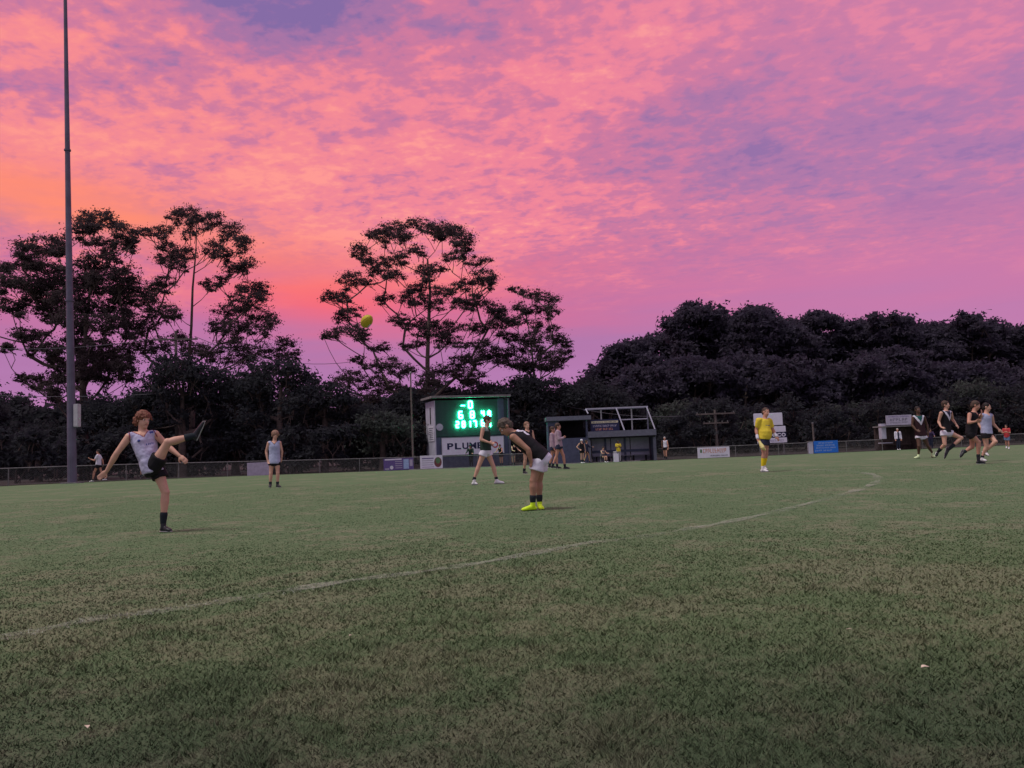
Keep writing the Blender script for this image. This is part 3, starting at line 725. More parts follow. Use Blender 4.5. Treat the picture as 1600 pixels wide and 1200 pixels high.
# ------------------------------------------------------------------ posts, power poles, wires
q = gp(1273, 69); pp = empty('timber_post', q); bm = bmesh.new(); tube(bm, (0, 0, 0), (-.02, 0, P(1271, 661, 69).z-q.z), .08, .07, 8); bm_obj('shaft', bm, M['timber'], pp)
bm = bmesh.new(); tube(bm, (-.02, 0, P(1271, 661, 69).z-q.z-.02), (-.02, 0, P(1271, 661, 69).z-q.z+.05), .09, seg=8); bm_obj('cap', bm, M['galv'], pp)
tag(pp, 'short grey timber post standing behind the blue sign', 'post')
def power_pole(px, top, y, arms, lab, rz=0.0):
    q = gp(px, y); r = empty('power_pole', q, rz); h = P(px, top, y).z-q.z; bm = bmesh.new(); tube(bm, (0, 0, 0), (0, 0, h), .15, .10, 10); bm_obj('shaft', bm, M['timber'], r)
    for dz, L in arms:
        bm = bmesh.new(); box(bm, (0, -.12, h-dz), (L, .1, .12)); arm = bm_obj('crossarm', bm, M['timber'], r)
        for k_ in (-.46, -.25, .25, .46):
            bm = bmesh.new(); tube(bm, (L*k_, -.12, h-dz+.065), (L*k_, -.12, h-dz+.20), .04, .03, 8); bm_obj('insulator', bm, M['galv_dull'], arm)
    tag(r, lab, 'power pole', 'power poles among the trees'); return r, h
r1, h1 = power_pole(1121, 640, 72, [(.35, 3.4), (1.15, 2.2)], 'power pole with two crossarms in front of the dark forest')
r2, h2 = power_pole(277, 517, 66, [(.7, 3.4)], 'tall power pole with one crossarm among the trees at left', math.radians(8))
r3, h3 = power_pole(-170, 520, 60, [(.7, 3.2)], 'power pole outside the left edge')
def wire(a, b, sag, lab, rad=.022):
    bm = bmesh.new(); pts = []
    for i in range(13):
        t = i/12; p = a.lerp(b, t); p.z -= sag*4*t*(1-t); pts.append(p)
    for u, v in zip(pts[:-1], pts[1:]): tube(bm, u-a, v-a, rad, seg=5)
    o = bm_obj('overhead_wire', bm, M['wire']); o.location = a; tag(o, lab, 'wire', 'overhead power wires')
A = r2.location+Vector((-1.5, 0, h2-.5)); B = r3.location+Vector((0, 0, h3-.5))
wire(B, A, .8, 'overhead wire sagging left of the tall power pole')
wire(r2.location+Vector((1.5, 0, h2-.5)), P(545, 566, 74), .9, 'overhead wire running right from the tall power pole to the big gum')
wire(P(-150, 610, 60), P(330, 609, 64), .5, 'low wire crossing the dark trees behind the light pole')
wire(r1.location+Vector((-1.6, 0, h1-.4)), P(860, 628, 76), .6, 'wire running left from the power pole before the forest')
# ------------------------------------------------------------------ trees
def branch_net(trunk, targets, tip_r, base_r, sag=.05):
    """limbs from the trunk polyline to every target; returns list of (polyline, radii)"""
    nodes = [p.copy() for p in trunk]; par = [-1]+list(range(len(trunk)-1)); leafc = [0]*len(nodes)
    ntr = len(nodes)
    order = sorted(range(len(targets)), key=lambda i: (targets[i]-trunk[len(trunk)//2]).length)
    top = trunk[-1]
    segs = []
    for ti in order:
        tgt = targets[ti]; best = None
        for i in range(2 if ntr > 3 else 0, len(nodes)):
            q = nodes[i]; d = tgt-q; L = d.length
            if L < .2: continue
            dz = tgt.z-q.z; hor_ = math.hypot(d.x, d.y)
            pen = L*(1+ (1.6 if dz < 0.35*hor_ else 0) + (.35 if dz > 3.2*hor_ and i < ntr else 0)) + (.0 if i < ntr else .25)
            if best is None or pen < best[0]: best = (pen, i)
        i = best[1]; q = nodes[i]; d = tgt-q; L = d.length
        k = max(2, int(L/1.1)); prev = i
        side = Vector((-d.y, d.x, 0)).normalized()*RNG.normal(0, .06)*L
        for j in range(1, k+1):
            t = j/k; p = q.lerp(tgt, t); p = p+Vector((0, 0, -sag*L*math.sin(math.pi*t)))+side*math.sin(math.pi*t)+Vector(RNG.normal(0, .05, 3))*(1 if j < k else 0)
            nodes.append(p); par.append(prev); prev = len(nodes)-1
        j = prev
        while j >= 0:
            while len(leafc) < len(nodes): leafc.append(0)
            leafc[j] += 1; j = par[j]
    tot = max(leafc)
    rad = [max(tip_r, base_r*.62*(c/tot)**.62) for c in leafc]
    # trunk taper
    for i in range(ntr): rad[i] = max(rad[i], base_r*(1-.8*i/ntr)*.55)
    rad[0] = base_r*.9
    return nodes, par, rad
def tube_mesh(nodes, par, rad, seg=6, extra=()):
    """tapered limbs as one vertex array"""
    V = []; Fc = []
    def add(a, b, ra, rb, n_):
        d = b-a
        if d.length < 1e-4: return
        qm = d.to_track_quat('Z', 'Y').to_matrix(); i0 = len(V)
        for (c, r_) in ((a-d*.02, ra), (b+d*.02, rb)):
            for k_ in range(n_):
                an = 2*math.pi*k_/n_; V.append(c+qm @ Vector((math.cos(an)*r_, math.sin(an)*r_, 0)))
        for k_ in range(n_):
            Fc.append((i0+k_, i0+(k_+1) % n_, i0+n_+(k_+1) % n_, i0+n_+k_))
    for i, p in enumerate(par):
        if p >= 0: add(nodes[p], nodes[i], rad[p] if rad[p] < rad[i]*2.2 else rad[i]*1.5, rad[i], seg if rad[i] > .06 else 4)
    for a, b, r_ in extra: add(a, b, r_, r_*.5, 3)
    return np.array([v[:] for v in V]), np.array(Fc)
def leaf_cloud(centers, radii, per, size, flat=.75, droop=.5):
    """leaf triangles gathered in small tufts: centres (n,3), radii (n,3), 'per' leaves for each tuft"""
    n_ = len(centers); c = np.repeat(centers, per, 0); r = np.repeat(radii, per, 0); m_ = len(c)
    d = RNG.normal(0, 1, (m_, 3)); d /= np.linalg.norm(d, axis=1)[:, None]; q = np.minimum(np.abs(RNG.normal(0, .68, m_)), 1.7)
    d[:, 2] = np.where(d[:, 2] < 0, d[:, 2]*flat*.55, d[:, 2]*flat)
    p = c+d*r*q[:, None]
    a = RNG.normal(0, 1, (m_, 3)); a[:, 2] = a[:, 2]*.6-droop; a /= np.linalg.norm(a, axis=1)[:, None]
    b = np.cross(a, RNG.normal(0, 1, (m_, 3))); b /= np.linalg.norm(b, axis=1)[:, None]+1e-9
    L = size*RNG.uniform(.6, 1.4, m_)[:, None]; W_ = L*.30
    V = np.empty((m_, 3, 3)); V[:, 0] = p-b*W_; V[:, 1] = p+b*W_; V[:, 2] = p+a*L
    return V.reshape(-1, 3)
def make_tree(kind, base_px, depth, trunk_px, puffs, lab, group, leafm, barkm, size=.26, tufts=16, per=26, base_r=.35, tuft_r=.46, depth_fac=.85, dense=1.0, inflate=1.12, vinf=1.25, sat=2):
    y0 = depth; q = gp(base_px, y0); s = y0/F_PX
    root = empty(kind, q); tag(root, lab, 'tree', group)
    trunk = [Vector((0, 0, -.1))]+[P(px, py, y0+RNG.uniform(-.4, .4))-q for px, py in trunk_px]
    tr2 = []
    for a, b in zip(trunk[:-1], trunk[1:]):
        k = max(1, int((b-a).length/1.3))
        tr2 += [a.lerp(b, j/k) for j in range(k)]
    tr2.append(trunk[-1]); trunk = tr2
    xc = np.mean([p[0] for p in puffs]); wx = max(30, (max(p[0] for p in puffs)-min(p[0] for p in puffs))/2)
    cen = []; rr = []
    full = []
    for pf_ in puffs:
        full.append(pf_)
        for _ in range(sat):
            an = RNG.uniform(0, 2*math.pi); k_ = RNG.uniform(.28, .5)
            full.append((pf_[0]+math.cos(an)*pf_[2]*1.15, pf_[1]+abs(math.sin(an))*pf_[3]*1.5-pf_[3]*.2, pf_[2]*k_, pf_[3]*k_*1.2))
    for (px, py, rx, ry) in full:
        room = math.sqrt(max(.08, 1-min(1, ((px-xc)/(wx*1.15))**2)))*wx*s*depth_fac
        dy = RNG.uniform(-1, 1)*room
        c = P(px, py, y0+dy)-q; cen.append(c); rr.append((rx*s*inflate, rx*s*inflate, ry*s*inflate*vinf))
    tgt = [c+Vector((0, 0, -r_[2]*.35)) for c, r_ in zip(cen, rr)]
    nodes, par, rad = branch_net(trunk, tgt, .03, base_r)
    tc_, tr_, extra = [], [], []
    for c, r_, t in zip(cen, rr, tgt):
        nt_ = max(4, int(tufts*dense*1.55*(r_[0]*r_[2]/(1.3*.65))**.85))
        dd = RNG.normal(0, 1, (nt_, 3)); dd /= np.linalg.norm(dd, axis=1)[:, None]; rq = RNG.uniform(.25, 1, nt_)**.6
        dd[:, 2] = np.where(dd[:, 2] < 0, dd[:, 2]*.6, dd[:, 2]); pts = np.array(c)+dd*rq[:, None]*np.array(r_)*.92
        tc_.append(pts); tu = tuft_r*RNG.uniform(.7, 1.3, (nt_, 1))*min(1.25, max(.7, r_[2]/.7)); tr_.append(np.concatenate([tu*1.15, tu*1.15, tu*.85], 1))
        lowp = Vector((c.x*.86+0, c.y*.9, c.z-r_[2]*1.5)); extra.append((lowp, t, .04))
        for pnt in pts[::2]: extra.append((lowp.lerp(t, RNG.uniform(.2, 1)), Vector(pnt), .022))
    V = leaf_cloud(np.concatenate(tc_), np.concatenate(tr_), per, size)
    me = np_mesh('crown', V, np.arange(len(V)).reshape(-1, 3), 3); mesh_obj('crown', me, leafm, root)
    tv, tf = tube_mesh(nodes, par, rad, 8, extra)
    me = np_mesh('trunk', tv, tf, 4); mesh_obj('trunk', me, barkm, root)
    return root
gumg = 'tall gum trees behind the boundary'
A_ = [(60,387,33,16),(95,376,15,10),(33,411,25,14),(150,345,33,12),(130,357,16,13),(195,366,18,12),(205,383,9,8),(150,377,12,8),(172,380,10,7),(15,440,18,14),(45,445,28,15),(85,445,30,16),
      (78,420,25,12),(145,413,25,16),(168,400,16,12),(192,432,26,17),(205,450,16,14),(156,450,28,14),(192,468,24,16),(18,480,20,12),(60,468,35,12),(78,486,25,12),(135,480,30,15),(168,504,28,12),
      (204,504,20,16),(33,522,12,9),(60,522,12,10),(9,540,9,7),(50,545,7,8),(81,546,18,14),(90,560,14,10),(33,591,10,7),(57,594,12,9),(75,600,8,8),(150,546,25,16),(186,552,25,14),(135,570,28,18),
      (168,585,30,18),(90,605,16,15),(195,570,18,12),(110,500,26,14),(120,530,22,12),(100,585,20,16),(-22,455,20,14),(-30,490,22,14),(-10,420,16,10),(120,440,24,14),(100,468,24,12)]
make_tree('gum_tree', 132, 72, [(131,640),(128,580),(134,520),(140,460),(150,400)], A_, 'broad dark gum tree at far left behind the light pole', gumg, M['gum'], M['bark'], base_r=.55, dense=1.1, per=40, size=.185)
B_ = [(294,333,24,9),(333,345,22,11),(360,360,19,13),(378,378,15,12),(387,411,12,11),(366,420,16,9),(336,387,13,11),(348,396,15,9),(297,358,9,14),(276,339,12,8),(255,360,17,9),(231,364,13,7),(264,387,15,9),
      (288,399,19,13),(279,414,13,8),(249,405,6,12),(258,441,19,11),(240,450,16,11),(231,468,19,13),(255,486,21,11),(270,492,12,8),(327,444,17,7),(345,438,12,7),(399,450,21,11),(390,468,25,13),
      (354,486,21,12),(405,492,25,13),(339,510,16,11),(375,510,21,12),(414,510,16,11),(444,534,13,9),(462,552,9,7),(402,546,22,11),(360,540,20,11),(324,549,20,11),(279,525,11,8),(255,540,20,11),(216,537,16,13),
      (232,510,16,10),(300,545,20,10),(440,552,14,8),(380,560,24,12)]
make_tree('gum_tree', 300, 76, [(300,650),(295,570),(299,510),(301,450),(305,405),(307,372)], B_, 'tall open gum tree with glowing gaps, right of the light pole', gumg, M['gum'], M['bark'], base_r=.42, dense=1.05, per=40, size=.155)
C_ = [(653,350,22,8),(617,356,22,9),(598,367,16,12),(631,369,14,10),(681,358,24,11),(708,361,20,12),(727,375,14,13),(727,389,12,8),(653,391,13,9),(708,400,16,8),(562,391,11,9),(573,402,11,9),(623,402,16,8),
      (598,408,12,8),(667,422,20,12),(592,422,16,8),(617,430,14,7),(747,408,16,8),(755,433,20,10),(766,441,10,8),(727,441,10,5),(711,452,16,7),(656,449,14,8),(683,455,14,8),(549,438,24,11),(516,463,11,9),
      (535,463,12,6),(598,466,12,7),(642,463,16,10),(672,474,22,9),(549,485,18,6),(532,496,11,6),(744,471,26,10),(771,482,14,12),(727,479,16,8),(623,499,18,7),(656,507,20,9),(700,512,26,11),(667,521,26,8),
      (741,510,20,9),(777,504,18,14),(549,518,28,9),(521,523,14,8),(598,543,16,7),(650,537,20,7),(700,532,24,9),(755,540,18,8),(560,562,9,6),(604,570,26,9),(634,578,20,9),(769,554,26,10),(722,562,24,8),
      (697,578,26,9),(549,590,26,11),(590,598,28,9),(617,609,24,9),(571,622,24,10),(667,595,18,12),(727,584,24,10)]
make_tree('gum_tree', 668, 78, [(668,660),(668,600),(668,560),(670,500),(672,455),(668,405)], C_, 'largest spreading gum tree above the scoreboard', gumg, M['gum'], M['bark'], base_r=.60, dense=1.15, per=40, size=.155)
D_ = [(807,452,14,6),(832,460,14,8),(857,466,12,10),(857,485,12,9),(815,480,14,8),(837,485,14,7),(807,501,14,9),(840,507,12,8),(865,512,8,6),(835,529,22,12),(870,529,16,11),(884,548,12,9),(862,554,18,9),
      (826,548,18,9),(791,551,20,10),(810,567,22,11),(846,570,22,10),(795,525,12,7),(868,572,16,8)]
make_tree('gum_tree', 838, 80, [(838,660),(836,600),(829,530),(822,490)], D_, 'smaller gum tree just right of the largest one', gumg, M['gum'], M['bark_pale'], base_r=.33, dense=1.1, per=40, size=.155)

def dome_tree(kind, cx, top, rx, depth, lab, group, leafm, size=.42, ry=None, tufts=6, per=34, bottom=None, tall=True, npf=None):
    """full-crowned tree: rounded clumps over an uneven dome that reaches low"""
    ry = ry or rx*1.1; yb = hor(cx)+(1+.58)/depth*F_PX; bottom = bottom or yb-6
    puffs = []; n_ = npf or int(18+rx*.27); cy = top+ry
    for i in range(n_):
        a = RNG.uniform(-math.pi*.02, math.pi*1.02); rad_ = RNG.uniform(.35, 1.06)**.7
        pr = rx*RNG.choice([.20, .28, .38, .48])*RNG.uniform(.85, 1.15)
        sq = lambda v: math.copysign(abs(v)**.72, v)
        px = cx+sq(math.cos(a))*(rx*1.08-pr*.7)*rad_; py = cy-sq(math.sin(a))*(ry-pr*.55)*rad_*(1+.07*math.sin(a*5+cx))
        puffs.append((px, py, pr, pr*RNG.uniform(.6, .85)))
    puffs.append((cx+RNG.uniform(-.1, .1)*rx, top+rx*.14, rx*.33, rx*.2))
    k = int((bottom-cy)/(rx*.34)) if bottom > cy else 0
    for j in range(k):
        for i in range(3):
            px = cx+RNG.uniform(-.8, .8)*rx; py = cy+(bottom-cy)*(j+RNG.uniform(.2, 1))/max(1, k); pr = rx*RNG.uniform(.28, .42); puffs.append((px, py, pr, pr*.7))
    sz = size*min(1.3, max(.75, depth/80))
    tp = [(cx, (bottom+cy)/2), (cx, cy), (cx+rx*.05, cy-ry*.5)] if bottom > cy else [(cx, cy)]
    return make_tree(kind, cx, depth, tp, puffs, lab, group, leafm, M['bark'], size=sz, tufts=tufts, per=per, base_r=.30*rx/40, tuft_r=.75, depth_fac=.9, inflate=1.0, vinf=1.0, sat=0)
# far forest on the right, back rank
fr = 'forest trees at right'
FR = [(937,572,34,112,'low edge crown where the forest meets the sky right of the smaller gum'),(988,533,48,108,'rounded crown left of the pointed forest tree'),(1085,472,50,112,'tallest pointed crown at the left of the forest skyline'),
      (1130,497,30,118,'small crown in the notch right of the pointed crown'),(1187,482,78,112,'widest dome on the forest skyline above the umpire'),(1286,489,36,116,'small domed crown right of the widest dome'),(1340,500,44,116,'low crown between two domes on the skyline'),
      (1392,492,40,112,'high domed crown above the blue sign'),(1452,506,48,116,'flat crown on the skyline left of the running players'),(1519,493,56,112,'broad dome on the skyline above the running players'),
      (1594,511,52,116,'crown at the right edge of the skyline'),(1668,520,60,112,'forest crown just outside the right edge')]
for cx, top, rx, dp, lab in FR: dome_tree('forest_tree', cx, top, rx, dp, lab, fr, M['gum2'], size=.42, per=28)
FB = [(960,563,40,124,'far crown filling the sky line right of the smaller gum'),(1040,516,48,124,'far crown filling the dip left of the tallest pointed crown'),(1140,516,52,126,'far crown behind the notch right of the pointed crown'),
      (1240,511,56,126,'far crown filling the dip right of the widest dome'),(1315,517,52,126,'far crown filling the second dip of the skyline'),(1368,519,48,126,'far crown behind the low crown between two domes'),
      (1425,523,52,126,'far crown filling the dip right of the high domed crown'),(1485,519,52,126,'far crown left of the broad dome near the right edge'),(1558,523,56,126,'far crown right of the broad dome near the right edge'),(1640,531,60,126,'far crown at the right frame edge')]
for cx, top, rx, dp, lab in FB: dome_tree('forest_tree', cx, top, rx, dp, lab, fr, M['gum2'], size=.44, per=22)
FM = [(1010,572,52,98,'dark crown above the open frame of the two-storey dugout'),(1085,560,60,100,'second rank crown below the pointed tree'),(1165,555,62,100,'second rank crown below the left side of the widest dome'),
      (1245,560,62,98,'second rank crown right of the umpire'),(1325,572,58,100,'second rank crown above the blue sign'),(1396,545,66,98,'pale brownish rounded crown in the middle of the forest'),
      (1478,570,60,100,'second rank crown above the running players'),(1560,566,62,98,'second rank crown near the right edge'),(1640,580,60,98,'second rank crown at the right edge')]
for cx, top, rx, dp, lab in FM: dome_tree('forest_tree', cx, top, rx, dp, lab, fr, M['gum2'], size=.42, per=26)
FF = [(962,612,50,84,'dark low tree behind the two dugouts'),(1062,628,48,84,'bushy tree right of the two-storey dugout'),(1125,622,44,86,'bushy tree behind the power pole'),(1190,640,46,84,'low bush tree behind the umpire'),
      (1262,642,40,82,'low tree behind the short timber post'),(1330,632,46,84,'grey green bushy tree right of the short timber post'),(1400,622,50,86,'low tree behind the brown shelter'),
      (1470,618,46,84,'low tree between the shelter and the runners'),(1528,592,46,82,'rounded green tree behind the running players'),(1592,604,48,84,'dark tree behind the red shirted child'),(1655,610,50,84,'low tree outside the right edge')]
for i, (cx, top, rx, dp, lab) in enumerate(FF): dome_tree('bush_tree', cx, top, rx, dp, lab, 'lower trees along the boundary', M['greyleaf'] if cx in (1330, 1528, 1190, 1062) else M['darkleaf'], size=.33, per=24)
# lower dark trees on the left and centre
LF = [(-60,590,62,84,'dark tree outside the left edge'),(8,616,46,95,'small distant crown with sky holes at the left edge'),(60,655,52,70,'dark round tree left of the light pole foot'),(160,622,58,68,'dark tree behind the kicker'),
      (238,600,50,66,'dark tree right of the kicker'),(285,552,60,64,'large round dark tree below the open gum'),(368,578,56,66,'dark tree between the two round trees'),(437,562,62,64,'large round dark tree above the curly haired boy'),
      (508,598,50,66,'dark tree left of the big gum'),(598,640,46,63,'grey green bushy tree left of the scoreboard'),(560,632,40,68,'dark low crown under the big gum'),(640,612,44,72,'dark crown behind the flag pole'),
      (735,590,54,84,'dark crown just behind the scoreboard roof'),(812,588,52,76,'dark crown right of the scoreboard'),(872,590,50,78,'dark crown above the slate coaches box'),(925,596,46,80,'dark crown left of the forest')]
for i, (cx, top, rx, dp, lab) in enumerate(LF): dome_tree('bush_tree', cx, top, rx, dp, lab, 'lower trees along the boundary', M['greyleaf'] if cx in (598,) else M['darkleaf'], size=.32, per=24)
# understorey shrubs that close the view under the crowns
def shrub(cx, top, rx, dp, lab): 
    puffs = [(cx+RNG.uniform(-.8, .8)*rx, RNG.uniform(top+rx*.2, hor(cx)+18), rx*RNG.uniform(.3, .45), rx*RNG.uniform(.22, .32)) for _ in range(11)]
    make_tree('shrub', cx, dp, [(cx, hor(cx)+5)], puffs, lab, 'shrubs along the foot of the trees', M['darkleaf'], M['bark'], size=.30, tufts=10, per=18, base_r=.06, tuft_r=.5, sat=0, vinf=1.0)
SH = [(-40,'outside the left edge of the fence'),(25,'at the left end of the fence'),(85,'left of the light pole foot'),(150,'behind the white shirted runner'),(215,'behind the kicker shoulder'),(275,'right of the kicker'),
      (335,'left of the blank lavender sign'),(395,'behind the blank lavender sign'),(455,'right of the curly haired boy'),(520,'midway between the boy and the purple sign'),(580,'left of the purple striped sign'),(640,'below the flag pole'),
      (1050,'right of the two-storey dugout'),(1110,'behind the orange lettered sign'),(1170,'left of the umpire'),(1245,'right of the board stack'),(1300,'behind the blue sign'),(1355,'left of the brown shelter'),
      (1450,'right of the brown shelter'),(1510,'behind the black and white runner'),(1565,'behind the red shirted child'),(1625,'outside the right edge'),(800,'right of the scoreboard'),(850,'behind the slate coaches box')]
for i, (cx, w_) in enumerate(SH):
    dp = 60+ (i*7 % 9) if cx < 700 else 72+(i*5 % 8)
    if cx in (-40, 25, 85): dp = 52
    shrub(cx, hor(cx)-45-(i*13 % 22), 44, dp, 'dark shrub '+w_)
# wooded mass closing the view far behind the trunks: one leafy band
def wood_band(name, px0, px1, depth, top_off, lab):
    n_ = 900; cx = RNG.uniform(px0, px1, n_); t = RNG.uniform(0, 1, n_)**.8; cen = []
    for a, b in zip(cx, t):
        wob = 12*math.sin(a*.021)+7*math.sin(a*.057+1)
        p = P(a, hor(a)+8-(top_off+wob)*b, depth+RNG.uniform(-4, 4)); cen.append(p[:])
    cen = np.array(cen); rr = np.full((n_, 3), 1.0)*RNG.uniform(.9, 1.6, (n_, 1))
    V = leaf_cloud(cen, rr, 55, 1.1); me = np_mesh(name, V, np.arange(len(V)).reshape(-1, 3), 3)
    tag(mesh_obj(name, me, M['darkleaf']), lab, 'undergrowth', kind='stuff')
wood_band('undergrowth', -160, 960, 92, 84, 'dark undergrowth filling the gaps between the trunks at left')
wood_band('undergrowth', 900, 1760, 122, 105, 'dark undergrowth filling the gaps under the forest at right')
# ------------------------------------------------------------------ people
SK = {'fair': mat('fair_skin', (.56, .33, .25), .55, 0, .08, 9, .05), 'ruddy': mat('ruddy_skin', (.50, .26, .19), .55, 0, .1, 9, .05),
      'tan': mat('tanned_skin', (.36, .20, .14), .55, 0, .08, 9, .05), 'deep': mat('deep_brown_skin', (.10, .055, .04), .5, 0, .1, 9, .05)}
def cloth(name, c, var=.10, bump=.35): return mat(name, c, .8, 0, var, 7, bump, 28, spec=.15)
CL = {'lilac': cloth('pale_lilac_guernsey', (.42, .42, .60)), 'lilac2': cloth('pale_grey_blue_guernsey', (.36, .40, .58)), 'black': cloth('black_cloth', (.014, .014, .018)), 'white': cloth('white_shorts_cloth', (.62, .62, .74)),
      'dgreen': cloth('dark_green_cloth', (.022, .045, .036)), 'teal': cloth('teal_cloth', (.02, .10, .10)), 'maroon': cloth('dark_maroon_cloth', (.035, .016, .022)),
      'yellow': cloth('yellow_umpire_cloth', (.72, .58, .06)), 'ysock': cloth('yellow_sock', (.78, .62, .02)), 'navy': cloth('navy_cloth', (.025, .03, .06)), 'pink': cloth('washed_pink_jumper', (.36, .27, .34)),
      'grey': cloth('grey_cloth', (.16, .16, .19)), 'red': cloth('red_shirt_cloth', (.50, .06, .07)), 'denim': cloth('blue_denim', (.12, .19, .33)), 'sock': cloth('dark_sock', (.018, .026, .034)),
      'trim': cloth('maroon_trim', (.20, .05, .08)), 'ltrim': cloth('dark_blue_print', (.06, .08, .28)), 'purple': cloth('dark_purple_jacket', (.05, .035, .09)), 'palegreen': cloth('pale_green_panel', (.22, .33, .30)),
      'khaki': cloth('pale_grey_trousers', (.27, .26, .30)), 'ywhite': cloth('pale_yellow_cloth', (.72, .66, .28))}
BT = {'black': mat('black_boot', (.02, .022, .03), .4, 0, .3, 20), 'white': mat('white_boot', (.75, .75, .80), .45, 0, .06, 20), 'lime': mat('lime_yellow_boot', (.60, .88, .02), .45, 0, .08, 20), 'green': mat('pale_green_boot', (.62, .78, .45), .45, 0, .06, 20), 'silver': mat('silver_boot_trim', (.42, .44, .48), .35, .3, .1, 20)}
HR = {'auburn': mat('auburn_hair', (.16, .060, .038), .6, 0, .35, 60, .4, 120), 'light': mat('light_brown_hair', (.24, .14, .10), .6, 0, .35, 60, .4, 120), 'brown': mat('brown_hair', (.060, .038, .028), .6, 0, .35, 60, .4, 120),
      'dirty': mat('dirty_blond_hair', (.075, .062, .050), .6, 0, .45, 50, .4, 120), 'black': mat('black_hair', (.012, .010, .010), .6, 0, .3, 60, .4, 120), 'grey': mat('grey_hair', (.33, .32, .33), .6, 0, .3, 60, .4, 120)}
EYE_W = mat('eye_white', (.65, .62, .60), .3, 0, 0, 5); EYE_D = mat('eye_dark', (.03, .02, .02), .2, 0, 0, 5); LIP = mat('lips', (.38, .15, .13), .5, 0, .05, 9); BROW = HR['brown']

def V3(*a): return Vector(a)
class Body:
    """collects overlapping tapered shapes, then fuses them into one smooth skin"""
    def __init__(s): s.bm = bmesh.new()
    def loft(s, rings, seg=16):
        """rings: (centre, axis_u, axis_w, ru, rw)"""
        prev = None; first = None
        for c, u, w_, ru, rw in rings:
            cur = [s.bm.verts.new(c+u*(math.cos(2*math.pi*i/seg)*ru)+w_*(math.sin(2*math.pi*i/seg)*rw)) for i in range(seg)]
            if prev:
                for i in range(seg): s.bm.faces.new((prev[i], prev[(i+1) % seg], cur[(i+1) % seg], cur[i]))
            else: first = cur
            prev = cur
        s.bm.faces.new(first[::-1]); s.bm.faces.new(prev)
    def cap(s, a, b, ra, rb, mids=(), flat=None):
        """round-ended limb with optional bulges mids=[(t, r)]"""
        d = b-a; L = d.length
        if L < 1e-5: return
        d = d/L; u = d.orthogonal().normalized(); w_ = d.cross(u)
        st = [(0, ra)]+list(mids)+[(1, rb)]; rings = []
        for k in (-.96, -.75, -.4): rings.append((a+d*(ra*k), u, w_, ra*math.sqrt(1-k*k), ra*math.sqrt(1-k*k)))
        for t, r in st: rings.append((a+d*(L*t), u, w_, r, r))
        for k in (.4, .75, .96): rings.append((b+d*(rb*k), u, w_, rb*math.sqrt(1-k*k), rb*math.sqrt(1-k*k)))
        s.loft(rings, 12)
    def ell(s, c, R_, rx, ry, rz, sub=2):
        vs = bmesh.ops.create_icosphere(s.bm, subdivisions=sub+1, radius=1)['verts']
        bmesh.ops.transform(s.bm, matrix=Matrix.Translation(c) @ R_.to_4x4() @ Matrix.Diagonal((rx, ry, rz, 1)), verts=vs)
    def fuse(s, name, voxel, mats, parent, smooth=4, origin=V3(0, 0, 0), paint=None, disp=0.0, dscale=.12):
        bmesh.ops.recalc_face_normals(s.bm, faces=s.bm.faces)
        me = bpy.data.meshes.new('raw'); s.bm.to_mesh(me); s.bm.free()
        o = bpy.data.objects.new('raw', me); COL.objects.link(o)
        md = o.modifiers.new('r', 'REMESH'); md.mode = 'VOXEL'; md.voxel_size = voxel; md.use_smooth_shade = True
        if smooth: sm = o.modifiers.new('s', 'SMOOTH'); sm.iterations = smooth; sm.factor = .5
        if disp:
            tx = bpy.data.textures.get('folds%g' % dscale) or bpy.data.textures.new('folds%g' % dscale, 'CLOUDS'); tx.noise_scale = dscale; tx.noise_depth = 2
            dm = o.modifiers.new('d', 'DISPLACE'); dm.texture = tx; dm.strength = disp; dm.mid_level = .5
        bpy.context.view_layer.update()
        out = bpy.data.meshes.new_from_object(o.evaluated_get(bpy.context.evaluated_depsgraph_get()))
        out.name = name; out.materials.clear()
        bpy.data.objects.remove(o); bpy.data.meshes.remove(me)
        n_ = len(out.vertices); co = np.empty(n_*3, np.float32); out.vertices.foreach_get('co', co); co = co.reshape(-1, 3)
        if paint is not None:
            fc = np.empty(len(out.polygons)*3, np.float32); out.polygons.foreach_get('center', fc); fn = np.empty_like(fc); out.polygons.foreach_get('normal', fn)
            out.polygons.foreach_set('material_index', paint(fc.reshape(-1, 3), fn.reshape(-1, 3)).astype(np.int32))
        out.polygons.foreach_set('use_smooth', [True]*len(out.polygons))
        ob = mesh_obj(name, out, mats, parent)
        return ob

